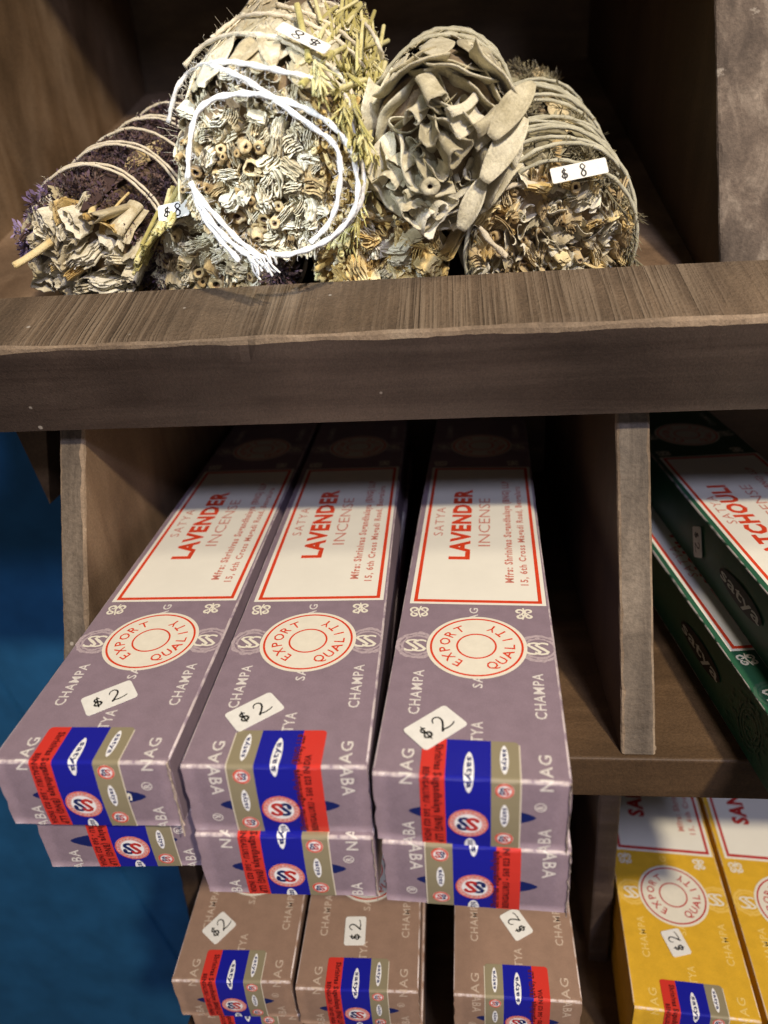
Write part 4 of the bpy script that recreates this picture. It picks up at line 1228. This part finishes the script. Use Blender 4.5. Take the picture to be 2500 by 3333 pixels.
# the second round runs over the shoulder of the bundle
l5 = [g.hit(*q, 0.0022) for q in [(548, 400), (575, 290), (622, 232), (690, 206), (760, 203), (850, 218), (950, 240), (1040, 262), (1110, 300)]]+loops(g, [(1142, 360), (1156, 440), (1178, 520), (1182, 620), (1160, 690), (1110, 750), (1050, 795)], [0.248, 0.244, 0.240, 0.238, 0.237, 0.236, 0.235])
l6 = [g.hit(*q, 0.0022) for q in [(690, 215), (760, 240), (820, 272)]]+loops(g, [(880, 312)], 0.236)
twine_obj(g.t, [(cat(l1, 7), False), (cat(l4, 7), False)], 0.00078, B['twine_white'], seed=1, hairs=260)
twine_obj(g.t, [(cat(l2, 7), False), (cat(l3, 7), False), (cat(l3b, 7), False)], 0.00078, B['twine_white'], seed=2, hairs=180)
twine_obj(g.t, [(cat(l5, 7), False), (cat(l6, 7), False)], 0.00075, B['twine_white'], seed=3, hairs=180)
rf = random.Random(4); fr = []
for k in range(16):                                         # frayed ends of the knot
    p = l2[-1]+Vector((rf.uniform(-.006, .001), rf.uniform(-.001, .001), rf.uniform(-.001, .003)))
    q = p+Vector((rf.uniform(0.001, 0.005), rf.uniform(-0.002, 0.001), rf.uniform(-0.0065, -0.002)))
    fr.append((cat([p, (p+q)/2+Vector((rf.uniform(-.0008, .0008), 0, rf.uniform(-.0008, .0008))), q], 5), False))
twine_obj(g.t, fr, 0.00034, B['twine_white'], 'twine_end', seed=5)
def over(b, pts, off=0.0022): return (cat([b.hit(*q, off) for q in pts], 8), False)
twine_obj(g.t, [over(g, [(600, 215), (660, 150), (740, 116), (830, 112), (920, 130), (1000, 180), (1060, 230), (1112, 290)]),
                over(g, [(690, 125), (760, 70), (830, 48), (900, 48), (980, 68), (1060, 105), (1120, 150), (1170, 200), (1205, 270), (1212, 330)]),
                over(g, [(780, 112), (880, 122), (960, 150), (1040, 190), (1100, 240), (1150, 310)]),
                over(g, [(1050, 5), (1110, 25), (1170, 60), (1220, 120), (1245, 190)]),
                over(g, [(900, 15), (990, 40), (1080, 85), (1150, 140), (1200, 210), (1225, 300)]),
                g.ring(0.108, 0.010, rad(60), 0.0018), g.ring(0.122, 0.0, 0, 0.0018)], 0.00072, B['twine'], seed=6, hairs=200)
g.tag(((893, 98, 0.0062), (1055, 178, 0.0062), (902, 62, 0.0062)), flip=True, jit=7)
# cotton fuzz along the left flank
fz = random.Random(8); fzr = []
for k in range(150):
    p = g.P(rad(fz.uniform(-95, -35)), fz.uniform(0.01, 0.09), 0.0012)
    d = Vector((p.x, fz.uniform(-0.01, 0.01), p.z)).normalized()
    fzr.append(([p, p+d*0.0015+Vector((fz.gauss(0, .0006), fz.gauss(0, .001), fz.gauss(0, .0006))), p+d*fz.uniform(0.0018, 0.0042)+Vector((fz.gauss(0, .001), fz.gauss(0, .0015), fz.gauss(0, .001)))], False))
vs = []; fs = []
for pts, c in fzr: tube(vs, fs, pts, 0.00005, sides=3, ply=False)
o = link('cotton_fuzz', mesh_from('cotton_fuzz', vs, fs, [B['twine']], smooth=True), g.t); o['kind'] = 'stuff'

# --- rosette of curled sage leaves, right of the large bundle
t_ = Bundle('sage_bundle', 'all-leaf sage bundle with curled grey leaves like a rosette, right of the largest bundle', at(1428, 480, 0.252), rad(2), rad(11), 0.0240, 0.150, 0.80)
t_.core()
t_.sides(95, (rad(-180), rad(180)), ['sage_grey'], L=(0.035, 0.06), Wd=(0.010, 0.016))
twine_obj(t_.t, [t_.ring(0.045, 0.008, 1.0, 0.0020), t_.ring(0.07, 0.008, 0.5, 0.0020), t_.ring(0.10, -0.008, 0.5, 0.0020)], 0.0007, B['twine_grey'], seed=11)
rp = random.Random(21)
for rho, n_, sp_, y_ in ((0.0222, 9, 1.0, 0.004), (0.0190, 8, 1.05, 0.000), (0.0150, 7, 1.15, -0.003), (0.0110, 5, 1.35, -0.006), (0.0065, 4, 1.7, -0.008)):
    for k in range(n_):
        a = 2*PI*(k+rp.uniform(-0.25, 0.25))/n_+rho*300
        me = petal_mesh(rp.uniform(0, 90), rho, sp_*rp.uniform(0.75, 1.15), rp.uniform(0.020, 0.028), flare=rp.uniform(0.2, 1.0)*(1 if rho > 0.02 else 1.7))
        t_.place('leaf', me, (0.0006*rp.gauss(0, 1), y_+rp.uniform(-0.003, 0.003), 0.0006*rp.gauss(0, 1)), rp.gauss(0, 0.06), a, rp.gauss(0, 0.06))
def tch(x, z, rnd, k):
    s = rnd.uniform(0.75, 1.1); return ('rolled_leaf', rnd.choice(GREYROLL), 0.0044*s, s)
t_.pack(tch, 0.0150, 500, 0.006, 0.003, 0.35, 12, 0.9)
def t2ch(x, z, rnd, k):
    if z > -0.25: return None
    s = rnd.uniform(0.7, 1.1); return ('rolled_leaf', rnd.choice(GREYROLL), 0.0042*s, s)
t_.pack(t2ch, 0.0215, 700, 0.002, 0.003, 0.5, 26, 0.8)
def free_leaf(b, base, tip, width, normal, bend=0.15, mat='sage_grey', cup=0.25, seed=0, name='leaf'):
    """a leaf standing clear of the bundle: base and tip in the bundle's frame"""
    base, tip = Vector(base), Vector(tip); ax = (tip-base); L = ax.length; ax.normalize()
    nrm = Vector(normal); nrm = (nrm-ax*nrm.dot(ax)).normalized(); sd = ax.cross(nrm)
    nu, nv = 16, 9; vs = []; fs = []
    for i in range(nu):
        t = i/(nu-1)
        w = width/2*max(0.05, math.sin(PI*(0.10+0.87*t)))**0.7
        for j in range(nv):
            s = -1+2*j/(nv-1)
            p = base+ax*L*t+sd*s*w+nrm*(bend*L*math.sin(PI*t)*0.5+cup*w*s*s+0.0006*noise.noise(Vector((s*2+seed, t*3, seed))))
            vs.append(p)
    for i in range(nu-1):
        for j in range(nv-1):
            a = i*nv+j; fs.append((a, a+1, a+nv+1, a+nv))
    n = len(vs)
    vs2 = [v-nrm*0.00045 for v in vs]; fs2 = [tuple(n+k for k in reversed(f)) for f in fs]
    rim = [j for j in range(nv)]+[i*nv+nv-1 for i in range(1, nu)]+[(nu-1)*nv+j for j in range(nv-2, -1, -1)]+[i*nv for i in range(nu-2, 0, -1)]
    fr = [(rim[k], n+rim[k], n+rim[(k+1) % len(rim)], rim[(k+1) % len(rim)]) for k in range(len(rim))]
    return link(name, mesh_from(name, vs+vs2, fs+fs2+fr, [B[mat]], smooth=True), b.t)
def fl(b, p0, y0, p1, y1, w, bend=0.15, cup=0.25, seed=0, mat='sage_grey', nrm=None):
    A_, Z_ = b.inv @ at(*p0, y0), b.inv @ at(*p1, y1)
    n = nrm or (b.inv.to_3x3() @ (-fwd))
    return free_leaf(b, A_, Z_, w, n, bend, mat, cup, seed)
fl(t_, (1575, 590), 0.243, (1714, 385), 0.252, 0.0082, 0.14, 0.35, 1)
fl(t_, (1600, 450), 0.244, (1738, 268), 0.253, 0.0080, 0.15, 0.35, 2)
fl(t_, (1500, 750), 0.247, (1580, 570), 0.248, 0.0065, 0.2, 0.7, 3)
fl(t_, (1215, 620), 0.254, (1275, 430), 0.256, 0.0085, 0.12, 0.4, 4)
for k, (px, py, yy, sx, rx_, ry_, rz_) in enumerate(((1390, 455, 0.241, 0.95, 0.5, 0.3, 0.2), (1475, 400, 0.241, 1.15, 0.3, 1.2, -0.75), (1490, 505, 0.241, 0.95, 0.4, 2.2, 0.6), (1440, 330, 0.244, 1.0, 0.6, 3.4, 0.7),
        (1345, 400, 0.244, 0.9, 0.4, 4.4, -0.4), (1545, 440, 0.244, 1.05, 0.4, 5.0, -0.9), (1430, 560, 0.243, 0.95, 0.1, 0.8, 0.4))):
    t_.place('rolled_leaf', GREYROLL[k], t_.inv @ at(px, py, yy), rx_, ry_, rz_, (sx*0.9, sx*0.5, sx*0.75))
t_.place('stem', stem_mesh(91, 0.0030, 0.02, 'sage_grey'), t_.inv @ at(1400, 608, 0.240), -0.2, 0, 0.1)
for k, (px, py, s_) in enumerate(((1375, 692, 1.2), (1330, 660, 0.9), (1445, 680, 0.8), (1300, 560, 0.9), (1410, 720, 1.0), (1260, 600, 0.9))):
    t_.place('rolled_leaf', (BIGROLL if k in (0, 4) else GREYROLL)[k], t_.inv @ at(px, py, 0.247), 0.2, k*1.3, 0.5*(-1)**k, (s_, s_, s_*0.7))

# --- right bundle with many wraps of twine
r_ = Bundle('sage_bundle', 'dull green bundle with many twine wraps at the right end of the pile', at(1795, 830, 0.268), rad(-2), rad(19), 0.0285, 0.150, 0.80)
r_.core()
r_.sides(40, (rad(-180), rad(180)), ['sage_brown', 'dull', 'dull'], L=(0.03, 0.05), Wd=(0.008, 0.014))
r_.surf('needle_sprig', SPRIG['dull'], 130, (rad(-110), rad(110)), (0.004, 0.14), 0.0002, (0.7, 1.1), (-0.05, 0.12), 0.5)
DULLTUFT = [tuft_mesh(60+q, 0.0045, 150, ('dull',), 0.0019) for q in range(4)]
r_.surf('seed_tuft', DULLTUFT, 190, (rad(-115), rad(115)), (0.008, 0.14), -0.0016, (0.7, 1.1))
def rch(x, z, rnd, k):
    if k < 0.014 and z > -0.5 and x < 0.5:
        s = rnd.uniform(0.7, 1.0); return ('stem', rnd.choice(STEM), 0.0030*s, s)
    if k < 0.1:
        s = rnd.uniform(0.7, 1.0); return ('rolled_leaf', rnd.choice(BIGROLL), 0.0046*s, (s*0.8, s, s*0.45))
    q = rnd.random()
    s = rnd.uniform(0.55, 1.2); return ('folded_leaf', rnd.choice(FOLD['sage_brown'] if q < 0.5 else FOLD['straw'] if q < 0.75 else FOLD['sage_grey']), 0.0024*s, s*1.1)
r_.pack(rch, 0.0265, 4500, 0.004, 0.003, 0.35, 280, 0.55)
twine_obj(r_.t, [r_.ring(0.004+0.0065*k+0.002*(k % 3), 0.013*math.sin(k*2.1), 1.3*k, 0.0028+0.0005*(k % 3)) for k in range(15)], 0.00066, B['twine_grey'], seed=21, hairs=120)
l7 = loops(r_, [(1470, 745), (1520, 705), (1590, 640), (1660, 605), (1740, 600), (1830, 618), (1900, 640)], [0.258, 0.258, 0.260, 0.263, 0.265, 0.267, 0.27])
l8 = loops(r_, [(1490, 735), (1560, 650), (1640, 590), (1720, 560), (1800, 560)], [0.259, 0.262, 0.265, 0.269, 0.273])
l9 = loops(r_, [(1560, 740), (1600, 790), (1650, 835)], [0.254, 0.2535, 0.2535])
twine_obj(r_.t, [(cat(l7, 7), False), (cat(l8, 7), False), (cat(l9, 7), False)], 0.0009, B['twine'], seed=23, hairs=60)
r_.tag((at(1800, 600, 0.255), at(1982, 562, 0.258), at(1815, 545, 0.258)), jit=3)

# --- bottom middle bundle under the rosette
m_ = Bundle('sage_bundle', 'straw coloured bundle below the rosette, mostly behind the front board', at(1235, 895, 0.266), rad(0), rad(18), 0.0240, 0.150, 0.85)
m_.core()
m_.sides(50, (rad(-110), rad(110)), ['sage', 'sage_brown', 'straw'], L=(0.03, 0.05), Wd=(0.008, 0.014))
def mch(x, z, rnd, k):
    if x < -0.3 and rnd.random() < 0.6:
        s = rnd.uniform(1.0, 1.8); return ('twig', rnd.choice(TWIG), 0.0011*s, s)
    s = rnd.uniform(0.7, 1.3); return ('folded_leaf', rnd.choice(FOLD['straw'] if rnd.random() < 0.6 else FOLD['sage']), 0.0026*s, s*1.15)
m_.pack(mch, 0.0232, 3000, 0.004, 0.003, 0.35, 240, 0.6)
m_.surf('stalk', STALK, 50, (rad(-100), rad(-20)), (-0.002, 0.03), 0.0, (0.6, 1.0), (-0.1, 0.4), 0.5)
m_.surf('twig', TWIG, 80, (rad(-110), rad(30)), (-0.004, 0.008), -0.001, (0.9, 1.8), (-0.3, 0.8), 0.5)
twine_obj(m_.t, [m_.ring(0.03, 0.004, 1.0, 0.0018), m_.ring(0.05, 0.006, 0.5, 0.0018)], 0.0008, B['twine'], seed=31)

# --- bottom left-middle bundle under the large one
u_ = Bundle('sage_bundle', 'pale sage bundle under the largest one, with green sprigs and a tag', at(715, 915, 0.266), rad(2), rad(18), 0.0250, 0.150, 0.85)
u_.core()
u_.sides(50, (rad(-110), rad(110)), ['sage', 'sage_brown'], L=(0.03, 0.05), Wd=(0.008, 0.014))
def uch(x, z, rnd, k):
    if k < 0.02:
        s = rnd.uniform(0.8, 1.2); return ('stem', rnd.choice(STEM), 0.0024*s, s)
    if k < 0.06:
        s = rnd.uniform(0.6, 0.9); return ('rolled_leaf', rnd.choice(BIGROLL), 0.0048*s, (s, s, s*0.45))
    s = rnd.uniform(0.5, 1.1); return ('folded_leaf', rnd.choice(FOLD['sage'] if rnd.random() < 0.8 else FOLD['sage_brown']), 0.0024*s, s*1.1)
u_.pack(uch, 0.0243, 3600, 0.004, 0.003, 0.35, 260, 0.6)
u_.surf('stalk', STALK, 90, (rad(-70), rad(-15)), (-0.014, 0.012), 0.0032, (0.8, 1.3), (-0.12, 0.10), 0.15)
u_.surf('flower_tuft', TUFT, 26, (rad(45), rad(100)), (-0.002, 0.03), -0.0005, (0.7, 1.2))
u_.surf('flower_tuft', TUFT, 14, (rad(-100), rad(-60)), (-0.002, 0.03), -0.0005, (0.7, 1.2))
l10 = loops(u_, [(478, 772), (520, 745), (570, 722), (640, 706)], [0.260, 0.260, 0.262, 0.266])
twine_obj(u_.t, [(cat(l10, 7), False), u_.ring(0.028, 0.004, 1.0, 0.0022)], 0.0008, B['twine'], seed=41)
u_.tag((at(518, 724, 0.2525), at(618, 700, 0.2535), at(550, 664, 0.257)), jit=5)

# --- left bundle with purple petals
p_ = Bundle('sage_bundle', 'bundle wrapped in dark purple petals at the left end of the pile', at(245, 862, 0.262), rad(8), rad(17), 0.0212, 0.150, 0.92)
p_.core()
p_.sides(40, (rad(-150), rad(150)), ['purple', 'purple', 'sage_brown'], L=(0.02, 0.04), Wd=(0.004, 0.008))
p_.surf('flower_tuft', TUFT, 290, (rad(-85), rad(120)), (0.010, 0.12), -0.0010, (0.75, 1.2))
p_.surf('lilac_tuft', LILAC, 22, (rad(-85), rad(-20)), (0.004, 0.022), 0.0008, (0.7, 1.0))
p_.surf('twig', TWIG, 9, (rad(20), rad(110)), (0.0, 0.010), 0.0, (0.8, 1.4), (-0.1, 0.2), 0.3)
def pch(x, z, rnd, k):
    if k < 0.06:
        s = rnd.uniform(0.7, 1.0); return ('rolled_leaf', rnd.choice(BIGROLL), 0.0050*s, (s, s, s*0.5))
    s = rnd.uniform(0.6, 1.2); return ('folded_leaf', rnd.choice(FOLD['sage'] if rnd.random() < 0.8 else FOLD['straw']), 0.0026*s, s*1.15)
p_.pack(pch, 0.0210, 3000, 0.004, 0.003, 0.3, 220, 0.6)
twine_obj(p_.t, [p_.ring(y, 0.005, rad(40), 0.0046, n=70) for y in (0.020, 0.0235, 0.042, 0.045, 0.060, 0.075, 0.078, 0.098)], 0.00055, B['twine'], seed=51, hairs=100)
p_.place('twig', stem_mesh(95, 0.0014, 0.016, 'straw'), p_.inv @ at(45, 866, 0.254), 0.2, 0.3, -0.9)
